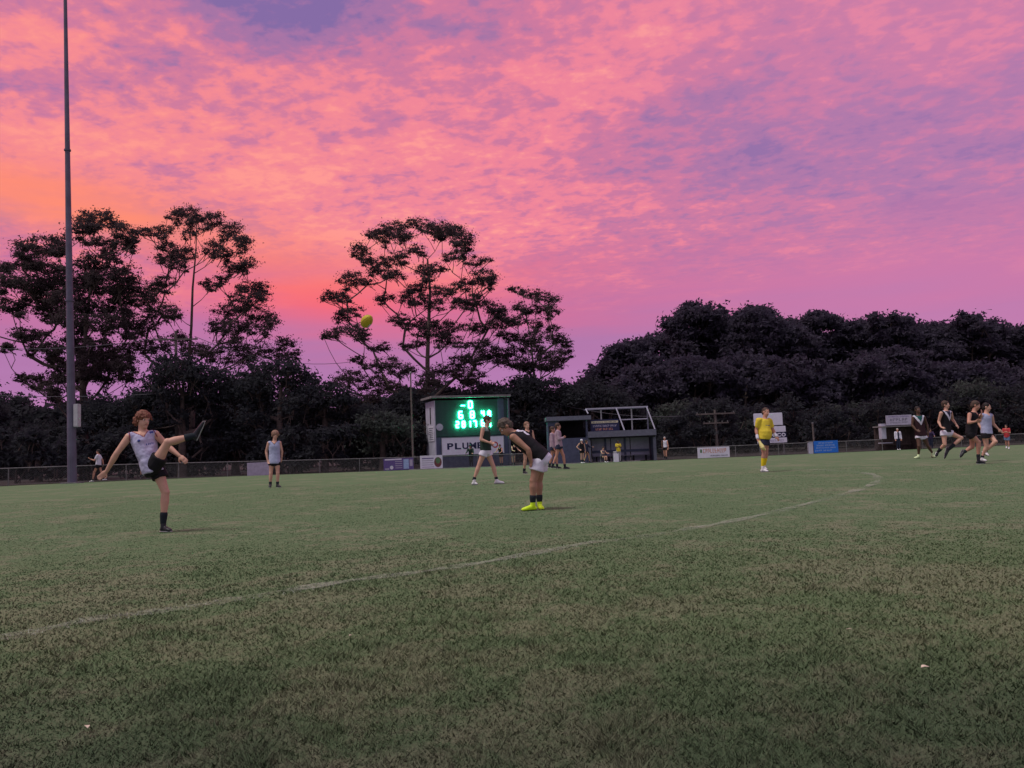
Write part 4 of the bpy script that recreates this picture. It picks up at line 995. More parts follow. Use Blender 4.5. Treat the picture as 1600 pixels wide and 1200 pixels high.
def person(label, J, base, H=1.75, voxel=.0138, skin='fair', hair='brown', hair_style='short', face=V3(1, 0, 0), jersey='lilac', sleeve='none', hem=.10, shorts='black', shorts_len=.40,
           sock='sock', sock_h=.35, boots='black', build=1.0, belly=0.0, paint=None, paint_mats=(), trousers=False, extras=None, group=None, near=False, hands='relaxed', shirt_disp=.02, collar=None, hat=None, cat='person'):
    """J holds joint positions in the world; everything is stored relative to 'base' (the ground point)"""
    root = empty('person', base); tag(root, label, cat, group)
    s = H/1.75; J = {k: (v-base) for k, v in J.items()}
    up_h = (J['head']-J['neck']).normalized()
    fc = (face-up_h*face.dot(up_h)).normalized(); lat = up_h.cross(fc).normalized()     # lat = the person's left
    HR_ = Matrix((lat, -fc, up_h)).transposed()                                         # columns x=left, y=back, z=up
    sp = (J['neck']-J['pel']).normalized()
    shl = (J['shL']-J['shR']); shl = (shl-sp*shl.dot(sp)).normalized()
    hpl = (J['hipL']-J['hipR']); hpl = (hpl-sp*hpl.dot(sp)).normalized()
    chest_f = shl.cross(sp).normalized()
    hip_f = hpl.cross(sp).normalized()
    if 'front' in J: pass
    def torso(Bd, g=0.0, lo=0.0, hi=1.0, bel=0.0, shw=1.0):
        prof = [(-.10, .150, .100), (0, .162, .112), (.18, .152, .106), (.36, .138, .100), (.55, .150, .106), (.74, .166, .110), (.90, .150, .092), (1.0, .085, .065)]
        rings = []; L = (J['neck']-J['pel']).length
        for t, a, b in prof:
            if t < lo-1e-6 or t > hi+1e-6: continue
            tt = max(0, min(1, t)); u = (hpl.lerp(shl, tt)).normalized(); f_ = u.cross(sp).normalized()
            bend = f_*(-.012*s*math.sin(math.pi*tt)); bb = bel*math.exp(-((tt-.30)/.22)**2)
            rings.append((J['pel']+sp*(L*t)+bend+f_*bb*.6, u, f_, (a*build+bb*.35)*s+g, (b*build+bb)*s+g))
        Bd.loft(rings, 20)
    B = Body()
    torso(B, 0, 0, 1.0, belly)
    B.ell(J['pel'], Matrix((hpl, -hip_f, sp)).transposed(), .155*s*build, .105*s*build, .11*s)
    nb = J['neck']-sp*.03*s
    B.cap(nb-sp*.03*s, J['head']-up_h*.05*s, .062*s, .054*s)
    hs = s*(1.08 if near else 1.04)
    # head: skull, face, jaw, nose, ears
    hc = J['head']
    B.ell(hc+up_h*.022*hs-fc*.012*hs, HR_, .075*hs, .096*hs, .092*hs)
    B.ell(hc-up_h*.035*hs+fc*.018*hs, HR_, .061*hs, .074*hs, .084*hs)
    B.ell(hc-up_h*.088*hs+fc*.060*hs, HR_, .032*hs, .030*hs, .026*hs)
    B.cap(hc+up_h*.012*hs+fc*.082*hs, hc-up_h*.026*hs+fc*.102*hs, .009*hs, .014*hs)
    B.cap(hc+up_h*.028*hs+fc*.078*hs+lat*.03*hs, hc+up_h*.028*hs+fc*.078*hs-lat*.03*hs, .011*hs, .011*hs)
    B.cap(hc-up_h*.055*hs+fc*.082*hs+lat*.016*hs, hc-up_h*.055*hs+fc*.082*hs-lat*.016*hs, .010*hs, .010*hs)
    for sg in (1, -1): B.ell(hc+lat*sg*.077*hs-up_h*.008*hs-fc*.008*hs, HR_, .010*hs, .020*hs, .032*hs)
    for S_ in 'LR':
        sh, el_, wr, ha = J['sh'+S_], J['el'+S_], J['wr'+S_], J['ha'+S_]
        B.cap(J['neck']-sp*.055*s, sh, .052*s, .056*s*build)
        B.cap(sh, el_, .054*s*build, .040*s, [(.35, .050*s*build), (.7, .043*s)])
        B.cap(el_, wr, .040*s, .026*s, [(.25, .043*s*build), (.6, .034*s)])
        # hand
        hd = (ha-wr).normalized(); arm = (wr-el_).normalized()
        side = hd.cross(chest_f if abs(hd.dot(chest_f)) < .9 else sp).normalized(); side = side if S_ == 'L' else -side
        nrm = hd.cross(side).normalized()
        fist = hands == 'fist'
        R3 = Matrix((side, nrm, hd)).transposed()
        B.ell(wr+hd*.045*s, R3, .040*s, .017*s, .050*s)
        fr_ = max(.0088*s, voxel*.8)
        for i, (off, ln) in enumerate(((.030, .072), (.010, .082), (-.010, .077), (-.029, .060))):
            a0 = wr+hd*.075*s+side*off*s; spread = side*off*.35
            m1 = a0+(hd+spread+nrm*(.35 if not fist else .9)*1.0).normalized()*ln*s*.55; m2 = m1+(hd*(1 if not fist else -.2)+spread+nrm*(.85)).normalized()*ln*s*.45
            B.cap(a0-hd*.02*s, m1, fr_*1.05, fr_); B.cap(m1, m2, fr_, fr_*.85)
        t0 = wr+hd*.025*s+side*.030*s; t1 = t0+(side*.8+hd*.7+nrm*.3).normalized()*.040*s; t2 = t1+(hd+nrm*.4+side*.1).normalized()*.032*s
        B.cap(t0, t1, fr_*1.25, fr_*1.1); B.cap(t1, t2, fr_*1.1, fr_*.9)
        hip, kn, an, to = J['hip'+S_], J['kn'+S_], J['an'+S_], J['to'+S_]
        B.cap(hip, kn, .086*s*build, .055*s, [(.3, .082*s*build), (.65, .064*s*build)])
        kd = (kn-(hip+an)/2); kd = kd.normalized() if kd.length > .02 else chest_f
        B.ell(kn+kd*.008*s, Matrix.Identity(3), .052*s, .052*s, .056*s)
        B.cap(kn, an, .052*s, .036*s, [(.28, .058*s*build), (.55, .047*s), (.8, .037*s)])
        B.cap(kn.lerp(an, .15)-kd*.016*s, kn.lerp(an, .5)-kd*.012*s, .042*s, .034*s)
        B.cap(an, an+(an-kn).normalized()*.025*s, .034*s, .030*s)
    body = B.fuse('body', voxel, SK[skin], root, smooth=3 if near else 4)
    # jersey
    B = Body(); L = (J['neck']-J['pel']).length
    u0_, f0_ = hpl, hip_f
    rings = []
    for t, a, b in [(-.02-hem/L, .176, .132), (0, .174, .130), (.18, .170, .126), (.36, .163, .120), (.55, .164, .120), (.74, .172, .122), (.88, .158, .104), (.97, .090, .080)]:
        tt = max(0, min(1, t)); u = (hpl.lerp(shl, tt)).normalized(); f_ = u.cross(sp).normalized(); bb = belly*math.exp(-((tt-.30)/.26)**2)
        rings.append((J['pel']+sp*(L*t)+f_*(-.012*s*math.sin(math.pi*tt)+bb*.6), u, f_, (a*build+bb*.35)*s+.008, (b*build+bb)*s+.008))
    B.loft(rings, 20)
    for S_ in 'LR':
        sh, el_ = J['sh'+S_], J['el'+S_]
        B.cap(J['neck']-sp*.065*s, sh.lerp(J['neck'], .16)-sp*.004, .062*s, .064*s*build)
        if sleeve == 'short':
            B.cap(sh, sh.lerp(el_, .58), .064*s*build, .060*s*build, [(.5, .062*s*build)])
        elif sleeve == 'long':
            wr = J['wr'+S_]; B.cap(sh, el_, .072*s*build, .056*s, [(.5, .062*s*build)]); B.cap(el_, wr.lerp(el_, .06), .056*s, .042*s)
    org = J['pel']; LL = L
    def pf(c, nn):
        q = c-np.array(org); v = q@np.array(sp)/LL; 
        u = q@np.array(shl); w_ = q@np.array(chest_f); fn = nn@np.array(chest_f)
        return paint(u/s, v, w_/s, fn)
    if sleeve == 'none' and paint is None:
        paint = lambda u, v, w_, fn: np.where((w_ > .0) & (v > .86+np.abs(u)*1.9), 2, np.where((w_ > .0) & (v > .825+np.abs(u)*1.9), 1, 0)); paint_mats = (collar or jersey, SK[skin])
    B.fuse('guernsey' if sleeve == 'none' else 'shirt', max(voxel, .010), [CL[jersey]]+[(CL[m_] if isinstance(m_, str) else m_) for m_ in paint_mats], root, 2, paint=pf if paint else None, disp=shirt_disp, dscale=.13)
    # shorts / trousers
    B = Body(); rings = []
    for t, a, b in [(-.24, .135, .100), (-.14, .158, .118), (0, .168, .120), (.10, .160, .114), (.16, .152, .108)]:
        bb = belly*.6*math.exp(-((t-.30)/.26)**2)
        rings.append((J['pel']+sp*(L*t)*1.0+hip_f*bb*.5, hpl, hip_f, (a*build+bb*.3)*s+.006, (b*build+bb)*s+.006))
    B.loft(rings, 20)
    for S_ in 'LR':
        hip, kn, an = J['hip'+S_], J['kn'+S_], J['an'+S_]
        if trousers: B.cap(hip, kn, .100*s*build, .072*s); B.cap(kn, kn.lerp(an, .95), .072*s, .052*s)
        else:
            e = hip.lerp(kn, shorts_len); d = (kn-hip).normalized(); uu = d.orthogonal().normalized(); ww = d.cross(uu)
            B.loft([(hip-d*.05*s, uu, ww, .085*s*build, .085*s*build), (hip, uu, ww, .102*s*build, .102*s*build), (e, uu, ww, .112*s*build, .112*s*build)], 16)
    B.fuse('trousers' if trousers else 'shorts', max(voxel, .010), CL[shorts], root, 1, disp=.014, dscale=.10)
    # socks and boots
    for S_ in 'LR':
        kn, an, to = J['kn'+S_], J['an'+S_], J['to'+S_]
        if not trousers and sock:
            a = an.lerp(kn, sock_h); B = Body(); 
            r_top = .045+.018*min(1, sock_h/.6) if sock_h < .7 else .060
            B.cap(a, an, r_top*s, .042*s, [(.35, (.056 if sock_h > .6 else r_top)*s)] if sock_h > .3 else []); B.fuse('sock', max(voxel, .010), CL[sock], root, 1)
        s0 = s; s = s*(.84 if near else .95)
        B = Body(); d = (to-an); ft = d.normalized(); shin = (an-kn).normalized()
        dn = (shin-ft*shin.dot(ft)); dn = dn.normalized() if dn.length > .05 else V3(0, 0, -1)
        hl = an+dn*.045*s-ft*.035*s; planted = to.z < .10 and an.z < .24 and shin.z < -.6
        if planted:
            fh = V3(ft.x, ft.y, 0).normalized(); hl = V3(an.x-fh.x*.045*s, an.y-fh.y*.045*s, to.z+.008)
        sl = ft.cross(dn).normalized()
        # heel-to-toe last with a flatter sole
        Ltot = (to-hl).length
        ax = (to-hl).normalized(); w_ = ax.cross(sl).normalized(); w_ = w_ if w_.dot(dn) < 0 else -w_
        rings = [(hl-ax*.022*s, sl, w_, .020*s, .022*s), (hl, sl, w_, .034*s, .036*s), (hl+ax*Ltot*.20+w_*.022*s, sl, w_, .039*s, .055*s), (hl+ax*Ltot*.42+w_*.012*s, sl, w_, .039*s, .046*s), (hl+ax*Ltot*.68+w_*.002*s, sl, w_, .047*s, .038*s),
                 (hl+ax*Ltot*.90-w_*.006*s, sl, w_, .040*s, .028*s), (to-w_*.010*s, sl, w_, .022*s, .016*s)]
        B.loft(rings, 14); B.cap(an+shin*-.02*s, (an.lerp(hl+ax*.05*s, .75) if planted else an+dn*.03*s), .046*s, .046*s)
        bo = B.fuse('boot', max(.008, voxel*.8), BT[boots], root, 2)
        B = Body(); off = -w_*.034*s
        B.loft([(hl-ax*.015*s+off, sl, w_, .026*s, .009*s), (hl+ax*Ltot*.25+off, sl, w_, .034*s, .009*s), (hl+ax*Ltot*.7+off*.9, sl, w_, .044*s, .009*s), (to+off*.6, sl, w_, .022*s, .009*s)], 10)
        me_ = bpy.data.meshes.new('sole'); B.bm.to_mesh(me_); B.bm.free(); mesh_obj('sole', me_, BT['silver'] if boots == 'black' else BT['black'], bo); s = s0
    # hair
    if hair_style == 'cap':
        B = Body(); B.ell(hc+up_h*.045*hs-fc*.008*hs, HR_, .084*hs, .102*hs, .078*hs); B.ell(hc+up_h*.035*hs+fc*.105*hs, HR_, .058*hs, .055*hs, .010*hs); B.fuse('cap', max(voxel, .009), CL[hat or 'black'], root, 2)
        B = Body(); B.ell(hc-up_h*.0*hs-fc*.035*hs, HR_, .081*hs, .080*hs, .07*hs); B.fuse('hair', max(voxel, .009), HR[hair], root, 2)
    elif hair_style != 'bald':
        B = Body(); rs = random.Random(hash(label) % 1000 if False else len(label)*7)
        thick = {'short': .010, 'mop': .012, 'curly': .030, 'crop': .006, 'bun': .014}[hair_style]
        B.ell(hc+up_h*.034*hs-fc*.020*hs, HR_, (.076+thick)*hs, (.090+thick)*hs, (.086+thick)*hs)
        B.ell(hc-up_h*.010*hs-fc*.050*hs, HR_, (.070+thick*.8)*hs, (.060+thick)*hs, .075*hs)
        nck = {'short': 26, 'mop': 90, 'curly': 110, 'crop': 8, 'bun': 40}[hair_style]
        for i in range(nck):
            th = rs.uniform(0, 2*math.pi); ph = rs.uniform(.05, 1.45) if hair_style in ('mop', 'curly') else rs.uniform(.1, 1.2)
            dv = lat*math.cos(th)*math.sin(ph)-fc*math.sin(th)*math.sin(ph)+up_h*math.cos(ph)
            frontness = dv.dot(fc)
            if frontness > .55 and dv.dot(up_h) < .55: continue
            a = hc+up_h*.022*hs-fc*.010*hs+Vector((dv.x, dv.y, dv.z))*(.084+thick*.7)*hs
            fl = (-up_h*.8+dv*.35-fc*.12+lat*rs.uniform(-.4, .4)+fc*rs.uniform(-.2, .4)).normalized()
            ln = {'short': .02, 'mop': .045, 'curly': .03, 'crop': .01, 'bun': .02}[hair_style]*rs.uniform(.7, 1.4)
            B.cap(a, a+fl*ln*hs, .014*hs, .007*hs)
        if hair_style == 'mop':
            for i in range(12):       # fringe over the brow and tails over the ears and neck
                k = (i-5.5)/5.5; a = hc+up_h*.075*hs+fc*.075*hs*(1-abs(k)*.4)+lat*k*.062*hs; B.cap(a, a+(-up_h*.040+fc*.022+lat*rs.uniform(-.015, .015))*hs, .015*hs, .007*hs)
            for sg in (1, -1):
                for i in range(7): a = hc+lat*sg*.080*hs-fc*(.005+.012*i)*hs+up_h*.01*hs; B.cap(a, a+(-up_h*rs.uniform(.05, .085)-fc*.01)*hs, .015*hs, .008*hs)
            for i in range(8): a = hc-fc*.088*hs+lat*(-.05+.014*i)*hs-up_h*.02*hs; B.cap(a, a+(-up_h*rs.uniform(.05, .08)-fc*.004)*hs, .016*hs, .008*hs)
        if hair_style == 'bun': B.ell(hc+up_h*.095*hs-fc*.075*hs, HR_, .038*hs, .038*hs, .038*hs)
        if hair_style == 'curly':
            for i in range(26): 
                th = rs.uniform(.2, 2*math.pi-.2); a = hc-up_h*rs.uniform(-.04, .06)*hs-fc*math.cos(th*.5)*0*hs+lat*math.cos(th)*.085*hs-fc*abs(math.sin(th))*.09*hs; B.ell(a, HR_, .020*hs, .020*hs, .020*hs, 1)
        B.fuse('hair', min(.010, voxel), HR[hair], root, 1, disp=.022, dscale=.028)
    # eyes, brows and mouth
    for sg in (1, -1):
        e = hc+up_h*.004*hs+fc*.0735*hs+lat*sg*.030*hs; bm = bmesh.new(); bmesh.ops.create_icosphere(bm, subdivisions=2, radius=.0115*hs, matrix=Matrix.Translation(e)); eo = bm_obj('eye', bm, EYE_W, root, True)
        bm = bmesh.new(); bmesh.ops.create_icosphere(bm, subdivisions=2, radius=.0080*hs, matrix=Matrix.Translation(e+fc*.0055*hs)); bm_obj('pupil', bm, EYE_D, eo, True)
        if near:
            bm = bmesh.new(); tube(bm, e+up_h*.024*hs+fc*.010*hs-lat*.016*hs, e+up_h*.024*hs+fc*.006*hs+lat*.016*hs, .0045*hs, seg=6); bm_obj('eyebrow', bm, HR[hair], root, True)
    bm = bmesh.new(); tube(bm, hc-up_h*.055*hs+fc*.0885*hs-lat*.022*hs, hc-up_h*.055*hs+fc*.0885*hs+lat*.022*hs, .005*hs, seg=6); bm_obj('mouth', bm, LIP, root, True)
    if extras: extras(root, J, s, dict(lat=lat, fc=fc, up=up_h, sp=sp, shl=shl, cf=chest_f, hf=hip_f, hpl=hpl))
    return root

def pxj(y, **kw):
    """joints given as photo pixels plus a depth offset in metres from distance y"""
    return {k: P(v[0], v[1], y+(v[2] if len(v) > 2 else 0)) for k, v in kw.items()}
def base_at(px, y): 
    x = P(px, hor(px)+40, y).x; return V3(x, y, gz(x, y))
def settle(J, base, feet, clear=.052):
    """shift so that the lowest planted foot rests on the turf"""
    dz = min(J[k].z for k in feet)-(base.z+clear)
    for k in J: J[k] = J[k]-V3(0, 0, dz)

# --- the kicker, right leg swung high
Y = 11.5
J = pxj(Y, head=(223.5, 654.5), neck=(221, 673), pel=(237, 728),
        shR=(201.5, 681, -.10), elR=(182, 707, -.16), wrR=(166.5, 735, -.12), haR=(155, 745, -.12),
        shL=(243, 677, .06), elL=(263, 697, .16), wrL=(280.5, 711, .10), haL=(293, 721, .06),
        hipR=(241, 727, -.10), knR=(262, 690, -.16), anR=(303, 679, -.06), toR=(318.5, 655.5, -.04),
        hipL=(245, 730, .06), knL=(258.5, 768, .02), anL=(255, 815, .02), toL=(268, 826.5, -.05))
b_ = base_at(255, Y); settle(J, b_, ['toL'], .032)
def kicker_extras(root, J, s, A):
    # arm trims and chest badge
    nk = J['neck']; f = A['cf']; sp = A['sp']; l = A['shl']
    for S_ in 'LR':
        sh, el_ = J['sh'+S_], J['el'+S_]; c = sh.lerp(J['neck'], .02); d = (l*(1 if S_ == 'L' else -1)*.9+sp*.2).normalized(); u = d.orthogonal().normalized(); ww = d.cross(u); B = Body()
        B.loft([(c-d*.006, u, ww, .072, .072), (c+d*.006, u, ww, .070, .070)], 18); B.fuse('arm_trim', .008, CL['trim'], root, 1)
    B = Body(); c = nk-sp*.13+f*.128-l*.075; B.ell(c, Matrix((l, f, sp)).transposed(), .022, .010, .020); B.fuse('chest_badge', .006, CL['ltrim'], root, 0)
def kp(u, v, w_, fn):
    r = np.zeros(len(u)); r[(v < -.12)] = 0
    r[(np.abs(v-.60) < .022) & (w_ > 0) & (u > .0) & (u < .10) & (np.sin(u*260) > -.3)] = 1
    r[(np.abs(v-.90) < .03) & (w_ > 0) & (u > .09) & (u < .14)] = 1
    r[(w_ > 0) & (v > .80+np.abs(u)*2.0)] = 2
    r[(w_ > 0) & (v > .83+np.abs(u)*2.0)] = 3
    return r
person('kicking player in a pale lilac guernsey and black shorts, right leg swung high', J, b_, H=1.72, voxel=.0078, skin='fair', hair='auburn', hair_style='mop', face=V3(.80, -.55, -.10), jersey='lilac', hem=.07, shorts='black', shorts_len=.42,
       sock='sock', sock_h=.28, boots='black', near=True, build=1.02, extras=kicker_extras, paint=kp, paint_mats=('ltrim', 'trim', SK['fair']), shirt_disp=.038)

# --- player bent over with hands on his knees
Y = 12.8
J = pxj(Y, head=(789.5, 667.5), neck=(801, 677), pel=(845, 714),
        shL=(802, 683, -.17), elL=(825.5, 703, -.22), wrL=(830, 722, -.18), haL=(829, 732, -.14),
        shR=(803, 681, .19), elR=(823, 703, .26), wrR=(836, 722, .22), haR=(834, 732, .18),
        hipL=(842, 720, -.09), knL=(833.5, 751.5, -.11), anL=(832.5, 784, -.10), toL=(814.5, 796, -.14),
        hipR=(845, 719, .09), knR=(842, 752, .14), anR=(843, 783, .14), toR=(848, 794.5, -.02))
b_ = base_at(832, Y); settle(J, b_, ['toL'], .030)
def bender_num(u, v, w_, fn):
    r = np.zeros(len(u)); 
    uu = u/.13; 
    for c0 in (.72, .90):
        d = np.hypot((u-.0)/.085, (v-c0)/.085); r[(w_ < .02) & (d > .50) & (d < 1.18)] = 1
    return r
person('player bent forward with hands on knees, black guernsey, white shorts, lime boots', J, b_, H=1.80, voxel=.009, skin='tan', hair='dirty', hair_style='short', face=V3(-.75, -.25, -.62), jersey='black', hem=.03, shorts='white', shorts_len=.50,
       sock='sock', sock_h=.22, boots='lime', near=True, build=1.04, paint=bender_num, paint_mats=('white',))

# --- walking player in dark green
Y = 22.0
J = pxj(Y, head=(762, 658), neck=(758.8, 668), pel=(759, 703), shR=(754.5, 671.5, -.16), elR=(751.5, 688, -.2), wrR=(764, 692.5, -.22), haR=(768, 693.5, -.2),
        shL=(761.5, 671.5, .16), elL=(764, 687, .2), wrL=(767, 696, .1), haL=(771, 698, .05), hipR=(757, 706, -.08), knR=(748.5, 728, -.08), anR=(740.5, 751, -.08), toR=(746.5, 757, -.1),
        hipL=(761, 706, .08), knL=(770.5, 729, .08), anL=(776, 750.5, .08), toL=(788, 755, .06))
b_ = base_at(758, Y); settle(J, b_, ['toR'], .03)
person('player walking in a dark green guernsey, white shorts and white boots', J, b_, H=1.80, voxel=.0130, skin='fair', hair='brown', face=V3(.95, -.2, -.1), jersey='dgreen', hem=.02, shorts='white', shorts_len=.34, sock_h=.12, boots='white',
       paint=lambda u, v, w_, fn: np.where((v > .80) & (np.abs(u) > .05), 1, 0), paint_mats=('palegreen',))

# --- curly haired team mate
Y = 25.5
J = pxj(Y, head=(430, 680), neck=(428.6, 690), pel=(429, 721), shR=(420, 692.5, -.04), elR=(416, 706, 0), wrR=(418, 719, -.06), haR=(420, 724, -.08), shL=(437, 692, .04), elL=(440.5, 705.5, .1), wrL=(440, 716, .14), haL=(439, 720, .14),
        hipR=(424.5, 722.5), knR=(423.3, 740, -.02), anR=(422.4, 756.5), toR=(421.5, 760.5, -.16), hipL=(433, 722.5), knL=(434, 739.5, -.03), anL=(433.6, 756.5), toL=(438.5, 760.5, -.12))
b_ = base_at(428.5, Y); settle(J, b_, ['toL'], .03)
person('standing curly haired player in a pale grey blue guernsey and black shorts', J, b_, H=1.78, voxel=.0135, skin='fair', hair='light', hair_style='curly', face=V3(.5, -.85, -.05), jersey='lilac2', collar='navy', hem=.06, shorts='black', shorts_len=.30, sock_h=.14, boots='black', build=.95)

# --- umpire
Y = 22.8
J = pxj(Y, head=(1196.5, 643.5), neck=(1194.5, 653), pel=(1193.5, 685), shR=(1185, 656, -.10), elR=(1181.5, 671, -.05), wrR=(1183.5, 683.5, -.15), haR=(1185, 689, -.18), shL=(1203, 656.5, .08), elL=(1207.5, 670.5, .12), wrL=(1212.5, 680.5, 0), haL=(1217.5, 687, -.05),
        hipR=(1191.5, 687, -.07), knR=(1193.5, 707.5, -.12), anR=(1191.5, 728.5, -.08), toR=(1200.5, 735, -.16), hipL=(1196, 687, .08), knL=(1197, 707.5, .06), anL=(1193.5, 727.5, .10), toL=(1199, 732, .04))
b_ = base_at(1193, Y); settle(J, b_, ['toR'], .03)
def ump(root, J, s, A):
    for S_ in 'LR':
        B = Body(); d = (J['wr'+S_]-J['el'+S_]).normalized(); B.cap(J['wr'+S_]-d*.07, J['wr'+S_]-d*.0, .043, .043); B.fuse('wristband', .010, CL['white'], root, 1)
    B = Body(); a = J['haR']+A['fc']*.04; B.cap(a, a+V3(.06, -.05, -.16), .035, .060); B.cap(a+V3(.06, -.05, -.16), a+V3(.13, -.02, -.22), .06, .03); B.fuse('cloth', .011, CL['ywhite'], root, 1, disp=.03)
person('umpire in a yellow shirt, dark shorts and long yellow socks with white wristbands', J, b_, H=1.80, voxel=.0130, skin='ruddy', hair='brown', hair_style='crop', face=V3(.45, -.88, -.12), jersey='yellow', sleeve='short', hem=.0, shorts='navy', shorts_len=.42, sock='ysock', sock_h=.80, boots='white', build=1.08, belly=.05, extras=ump,
       paint=lambda u, v, w_, fn: np.where((np.abs(v-.66) < .018) & (w_ > 0) & (np.abs(u) < .07), 1, 0), paint_mats=('grey',))

# --- dark skinned player with a V on his chest
vpaint = lambda u, v, w_, fn: np.where((w_ > -.02) & (v > .48+np.abs(u)*2.6) & (v < .66+np.abs(u)*2.6), 1, np.where((w_ > -.02) & (v >= .66+np.abs(u)*2.6), 2, 0))
Y = 28.4
J = pxj(Y, head=(1434, 643), neck=(1435, 651.5), pel=(1439, 682), shR=(1427, 655), elR=(1425.5, 667), wrR=(1432, 675, -.14), haR=(1436, 676.5, -.2), shL=(1443.5, 654.5), elL=(1448.5, 666, .05), wrL=(1450.5, 677, 0), haL=(1450.5, 682, -.03),
        hipR=(1435.5, 684), knR=(1436, 699.5, -.08), anR=(1435.5, 714, .02), toR=(1429, 718, -.12), hipL=(1443, 684), knL=(1449.5, 698.5, .0), anL=(1457.5, 711, .1), toL=(1461.5, 716, 0))
b_ = base_at(1438, Y); settle(J, b_, ['toR'], .03)
person('dark skinned player standing in a dark guernsey with a white V and white shorts', J, b_, H=1.76, voxel=.014, skin='deep', hair='black', hair_style='crop', face=V3(.1, -1, -.1), jersey='maroon', hem=.03, shorts='white', shorts_len=.26, sock=None, boots='green', paint=vpaint, paint_mats=('white', 'teal'), build=1.02)
# --- running player with the V
Y = 26
J = pxj(Y, head=(1478, 638), neck=(1478.6, 647), pel=(1478.5, 679), shR=(1471, 651, -.12), elR=(1467, 664.5, -.05), wrR=(1470.5, 672.5, -.2), haR=(1473, 674, -.24), shL=(1486, 650.5, .12), elL=(1489, 661, .24), wrL=(1494.5, 668.5, .1), haL=(1497.5, 672, .05),
        hipR=(1475, 681, -.08), knR=(1476.5, 700, -.14), anR=(1466.5, 711, .12), toR=(1463, 718.5, .1), hipL=(1482, 681, .08), knL=(1502.5, 690, .0), anL=(1482.5, 708, .04), toL=(1476.5, 722.5, .0))
b_ = base_at(1476, Y); settle(J, b_, ['toL'], .04)
person('running player in a black guernsey with a white V and pale shorts, knee forward', J, b_, H=1.80, voxel=.0138, skin='fair', hair='brown', face=V3(.75, -.65, -.1), jersey='black', hem=.02, shorts='white', shorts_len=.30, sock_h=.40, boots='black', paint=vpaint, paint_mats=('white', 'navy'))
# --- two players running side by side
Y = 22.5
J = pxj(Y, head=(1524.5, 633.5), neck=(1521.5, 643.5), pel=(1517.5, 675.5), shR=(1515, 647.5, -.16), elR=(1513.5, 660.5, -.26), wrR=(1524, 658.5, -.3), haR=(1529, 657.5, -.3), shL=(1526, 646.5, .14), elL=(1530, 658, .14), wrL=(1533, 648, .0), haL=(1534, 643.5, 0),
        hipR=(1516, 678, -.08), knR=(1529, 691, -.12), anR=(1528.5, 714.5, -.08), toR=(1540, 722.5, -.1), hipL=(1519.5, 678, .08), knL=(1519, 698, .1), anL=(1506.5, 706, .16), toL=(1501, 714.5, .14))
b_ = base_at(1530, Y); settle(J, b_, ['toR'], .032)
person('running player in a black guernsey and black shorts beside the pale blue one', J, b_, H=1.80, voxel=.0130, skin='ruddy', hair='brown', hair_style='short', face=V3(.85, -.5, -.1), jersey='black', hem=.06, shorts='black', shorts_len=.36, sock_h=.14, boots='black')
Y = 23.8
J = pxj(Y, head=(1541.5, 632.5), neck=(1540.3, 642), pel=(1541.5, 672.5), shR=(1532.5, 645.5, -.06), elR=(1529, 657, .1), wrR=(1532, 664, 0), haR=(1534, 668, 0), shL=(1549, 646, .06), elL=(1552, 659, .12), wrL=(1559.5, 666.5, .05), haL=(1564, 669.5, .02),
        hipR=(1538.5, 675.5, -.06), knR=(1541, 694, -.06), anR=(1534, 711.5, .04), toR=(1541.5, 715.5, -.04), hipL=(1545, 675.5, .06), knL=(1555, 686.5, -.18), anL=(1538.5, 702, .0), toL=(1545, 708, -.1))
b_ = base_at(1540, Y); settle(J, b_, ['toR'], .032)
person('running player in a plain pale blue guernsey with one arm stretched right', J, b_, H=1.80, voxel=.0135, skin='fair', hair='black', hair_style='crop', face=V3(.8, -.6, 0), jersey='lilac2', hem=.02, shorts='black', shorts_len=.30, sock_h=.12, boots='white')

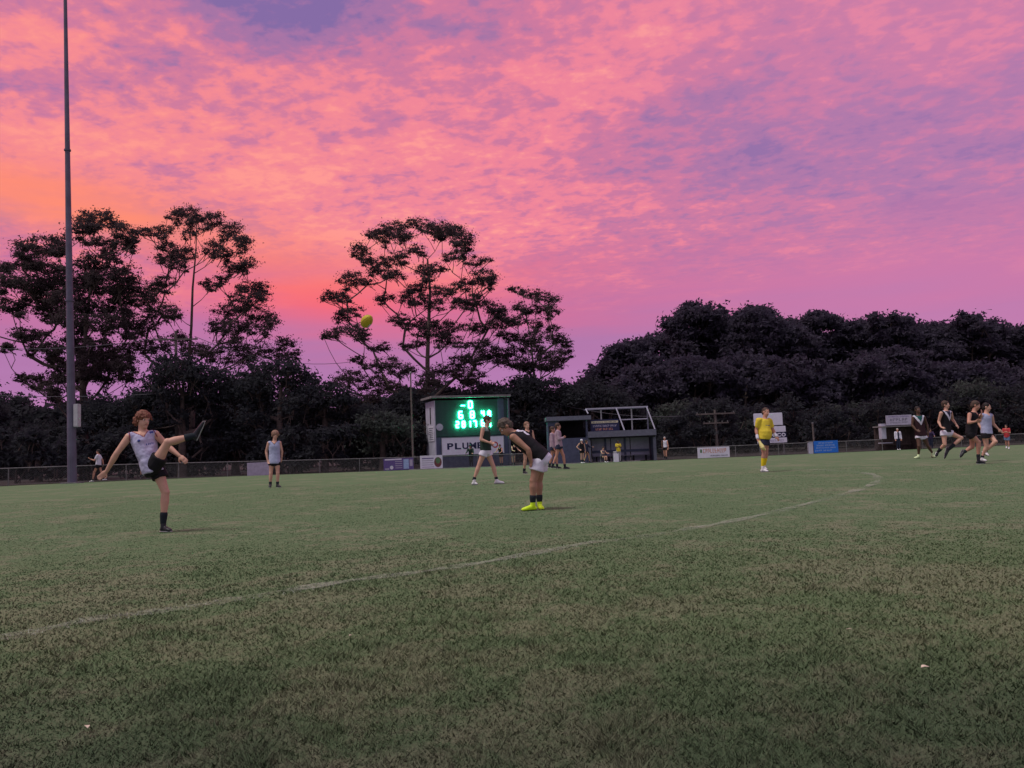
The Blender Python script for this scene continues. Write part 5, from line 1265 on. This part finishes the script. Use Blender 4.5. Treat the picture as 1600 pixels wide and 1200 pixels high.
# --- parametric standing people further away
def standing(px, y, H, az, arms=('down', 'down'), stride=0.0, lean=0.0, spread=.09, head_turn=0.0, crouch=0.0):
    """joints for a person at photo column px, distance y; az = facing (0 towards +X, -90 towards the viewer)"""
    b = base_at(px, y); a = math.radians(az); f = V3(math.cos(a), math.sin(a), 0); l = V3(-math.sin(a), math.cos(a), 0); u = V3(0, 0, 1); h = H
    hipz = .51*h-crouch; J = {}
    J['pel'] = b+u*(hipz+.03*h); sp = (u+f*lean).normalized(); J['neck'] = J['pel']+sp*.29*h; J['head'] = J['neck']+(sp+u*.6+f*.06).normalized()*.085*h
    for S_, sg in (('L', 1), ('R', -1)):
        J['sh'+S_] = J['pel']+sp*.262*h+l*sg*.103*h
        mode = arms[0 if S_ == 'L' else 1]; sh = J['sh'+S_]
        tb = {'down': ((.02, .03, -.17), (.05, .04, -.31), (.06, .03, -.35)), 'fold': ((.03, .03, -.16), (.12, -.05, -.13), (.13, -.09, -.12)), 'hips': ((-.05, .11, -.13), (.04, .04, -.24), (.07, .01, -.26)), 'fwd': ((.10, .03, -.12), (.22, .02, -.12), (.26, .02, -.12)),
              'rail': ((.08, .04, -.14), (.21, .05, -.17), (.245, .04, -.18)), 'back': ((-.08, .03, -.15), (-.10, .03, -.28), (-.10, .02, -.32)), 'swing': ((.08, .03, -.15), (.20, .01, -.10), (.235, 0, -.085))}[mode]
        for nm, (q1, q2, q3) in zip(('el', 'wr', 'ha'), tb): J[nm+S_] = sh+(f*q1+l*sg*q2+u*q3)*h
        st = stride*sg; J['hip'+S_] = b+u*hipz+l*sg*.052*h
        an = b+f*(st*.5-.02)*h+l*sg*spread*.5*h+u*.045*h
        if stride and sg < 0: an = an+u*.03*h
        J['an'+S_] = an; mid = (J['hip'+S_]+an)/2; bend = .015+abs(stride)*.06+crouch*.5
        J['kn'+S_] = mid+f*bend*h+u*.012*h; J['to'+S_] = an+f*.105*h-u*.022*h
    ha = a+math.radians(head_turn)
    return J, b, V3(math.cos(ha), math.sin(ha), -.05)
def extra_person(lab, px, y, H, az, vox=.016, arms=('down', 'down'), stride=0, lean=0, ht=0, crouch=0, spread=.09, **kw):
    J, b, fc = standing(px, y, H, az, arms, stride, lean, spread, ht, crouch)
    return person(lab, J, b, H=H, voxel=vox, face=fc, **kw)
grp = None
extra_person('player in a washed out pink jumper walking, left one of the pair', 866, 33, 1.70, -20,.0165, ('down', 'down'), .16, skin='ruddy', hair='brown', jersey='pink', sleeve='long', hem=.10, shorts='navy', shorts_len=.4, sock_h=.2, boots='black')
extra_person('player in a pale pink grey jumper walking, taller right one of the pair', 874.5, 32, 1.80, -10,.0165, ('down', 'fold'), .26, skin='ruddy', hair='brown', jersey='pink', sleeve='long', hem=.10, shorts='navy', shorts_len=.38, sock_h=.2, boots='black')
extra_person('player in black mostly hidden behind the bent player', 826, 27, 1.76, -60,.0165, ('down', 'down'), .14, skin='fair', hair='light', jersey='black', hem=.05, shorts='black', sock_h=.2, boots='black')
extra_person('white shirted person in dark shorts running behind the fence at left', 154, 43.8, 1.72, 190,.0165, ('swing', 'back'), .34, skin='ruddy', hair='black', jersey='white', sleeve='short', hem=.05, shorts='black', sock_h=.1, boots='white')
extra_person('person in dark clothes standing behind the kicker beyond the fence', 225, 47.5, 1.75, -70,.019, ('fold', 'fold'), .08, spread=.2, skin='tan', hair='brown', jersey='grey', sleeve='long', shorts='black', boots='black')
extra_person('person in dark green leaning on the fence below the lit digits', 737, 60.6, 1.70, -100,.022, ('rail', 'rail'), lean=.35, skin='tan', hair='black', jersey='dgreen', sleeve='long', shorts='black', trousers=True, boots='black')
extra_person('person in black with bare legs leaning on the fence right of the lettering', 784, 60.9, 1.66, -120,.022, ('rail', 'rail'), lean=.30, skin='ruddy', hair='brown', jersey='black', sleeve='none', shorts='maroon', boots='black')
extra_person('person in black with arms along the rail right of the scoreboard', 803, 61.0, 1.80, -60,.022, ('rail', 'rail'), lean=.40, skin='fair', hair='black', jersey='black', sleeve='none', shorts='grey', boots='black')
extra_person('white capped coach in a black vest beside the slate coaches box', 910.5, 60.8, 1.80, -60,.022, ('down', 'hips'), skin='fair', hair='grey', hair_style='cap', hat='white', jersey='black', sleeve='none', hem=.1, shorts='black', boots='white')
extra_person('person in dark jacket stepping right behind the white capped coach', 918, 61.4, 1.72, -20,.022, ('fwd', 'down'), .22, skin='ruddy', hair='brown', jersey='navy', sleeve='long', shorts='black', sock_h=.1, boots='black')
J, b_, fc = standing(942, 61.0, 1.60, -60, ('fwd', 'fwd'), 0, .25, .30, 0, .42)
for S_ in 'LR':
    J['kn'+S_] = J['hip'+S_]+fc*.40+V3(0, 0, .04); J['an'+S_] = J['kn'+S_]+V3(0, 0, -.36)+fc*.02; J['to'+S_] = J['an'+S_]+fc*.17-V3(0, 0, .03)
dz = J['toL'].z-(b_.z+.035)
for k_ in J: J[k_] = J[k_]-V3(0, 0, dz)
person('person crouching on a low seat in dark clothes in front of the two-storey dugout', J, b_, H=1.6, voxel=.018, face=fc, skin='fair', hair='brown', jersey='grey', sleeve='none', shorts='black', sock_h=.2, boots='white')
st = empty('stool', (J['pel'].x, J['pel'].y+.05, b_.z)); bm = bmesh.new(); sh_ = J['pel'].z-b_.z-.12; box(bm, (0, 0, sh_), (.34, .34, .05)); bm_obj('seat', bm, M['dugblue'], st)
for ax_ in (-1, 1):
    for ay_ in (-1, 1): bm = bmesh.new(); tube(bm, (.14*ax_, .14*ay_, 0), (.13*ax_, .13*ay_, sh_), .016, seg=6); bm_obj('leg', bm, M['galv'], st)
tag(st, 'low stool under the crouching person before the dugout', 'stool')
extra_person('person in a yellow t-shirt and pale trousers in front of the two-storey dugout', 967.5, 61.2, 1.62, -70,.021, ('fold', 'fold'), .18, skin='deep', hair='black', hair_style='crop', jersey='yellow', sleeve='short', shorts='khaki', trousers=True, boots='black')
extra_person('spectator in a white bib and black shorts right of the two-storey dugout', 1040.5, 62.0, 1.76, -110,.021, ('down', 'back'), .12, skin='ruddy', hair='grey', hair_style='crop', jersey='white', sleeve='none', hem=.0, shorts='black', boots='black',
             paint=lambda u, v, w_, fn: np.where(u < -.10, 1, 0), paint_mats=('black',))
extra_person('grey haired man in a white jacket standing in the brown shelter', 1405, 65.0, 1.72, -95,.021, ('down', 'down'), skin='ruddy', hair='grey', hair_style='crop', jersey='white', sleeve='long', hem=.05, shorts='navy', trousers=True, boots='white', build=1.12,
             paint=lambda u, v, w_, fn: np.where((np.abs(u) < .07) & (w_ > 0), 1, 0), paint_mats=('navy',))
extra_person('person in a dark purple jacket at the fence between the shelter and the runners', 1456, 64.6, 1.62, -110,.022, ('rail', 'rail'), lean=.3, skin='tan', hair='black', jersey='purple', sleeve='long', shorts='navy', trousers=True, boots='black')
extra_person('child in a red shirt and blue shorts at the right end of the fence', 1575, 50, 1.50, -130,.0165, ('fold', 'fold'), .05, skin='ruddy', hair='black', hair_style='short', jersey='red', sleeve='short', shorts='denim', shorts_len=.75, sock='white', sock_h=.15, boots='white')

# ------------------------------------------------------------------ football in flight
Y = 12.5; c = P(573, 502, Y)
ball = empty('football', c); fb = mat('yellow_football_leather', (.50, .43, .03), .55, 0, .12, 30, .3, 160)
bm = bmesh.new(); bmesh.ops.create_uvsphere(bm, u_segments=32, v_segments=24, radius=1)
for v in bm.verts:
    z = v.co.z; r = (1-abs(z)**2.0)**.62 if abs(z) < 1 else 0; q = math.hypot(v.co.x, v.co.y) or 1
    v.co = V3(v.co.x/q*r*.086, v.co.y/q*r*.086, z*.138)
bo = bm_obj('bladder_panels', bm, fb, ball, True)
seam = mat('dark_seam', (.10, .07, .03), .7); bm = bmesh.new()
for k in range(4):
    an = k*math.pi/2+math.pi/4; prev = None
    for i in range(15):
        z = -1+2*i/14; r = max(0, 1-z*z)**.62; p = V3(math.cos(an)*r*.0865, math.sin(an)*r*.0865, z*.138)
        if prev is not None and (p-prev).length > 1e-4: tube(bm, prev, p, .0022, seg=5)
        prev = p
bm_obj('seam', bm, seam, ball)
bm = bmesh.new()
for i in range(7): box(bm, (.0875*math.cos(-.785), .0875*math.sin(-.785), -.036+.012*i), (.028, .006, .004), Matrix.Rotation(.785, 3, 'Z'))
o_ = bm_obj('laces', bm, CL['white'], ball); o_['kind'] = 'stuff'
ball.rotation_euler = (math.radians(62), math.radians(28), .4)
tag(ball, 'yellow football flying in front of the largest gum tree', 'football')
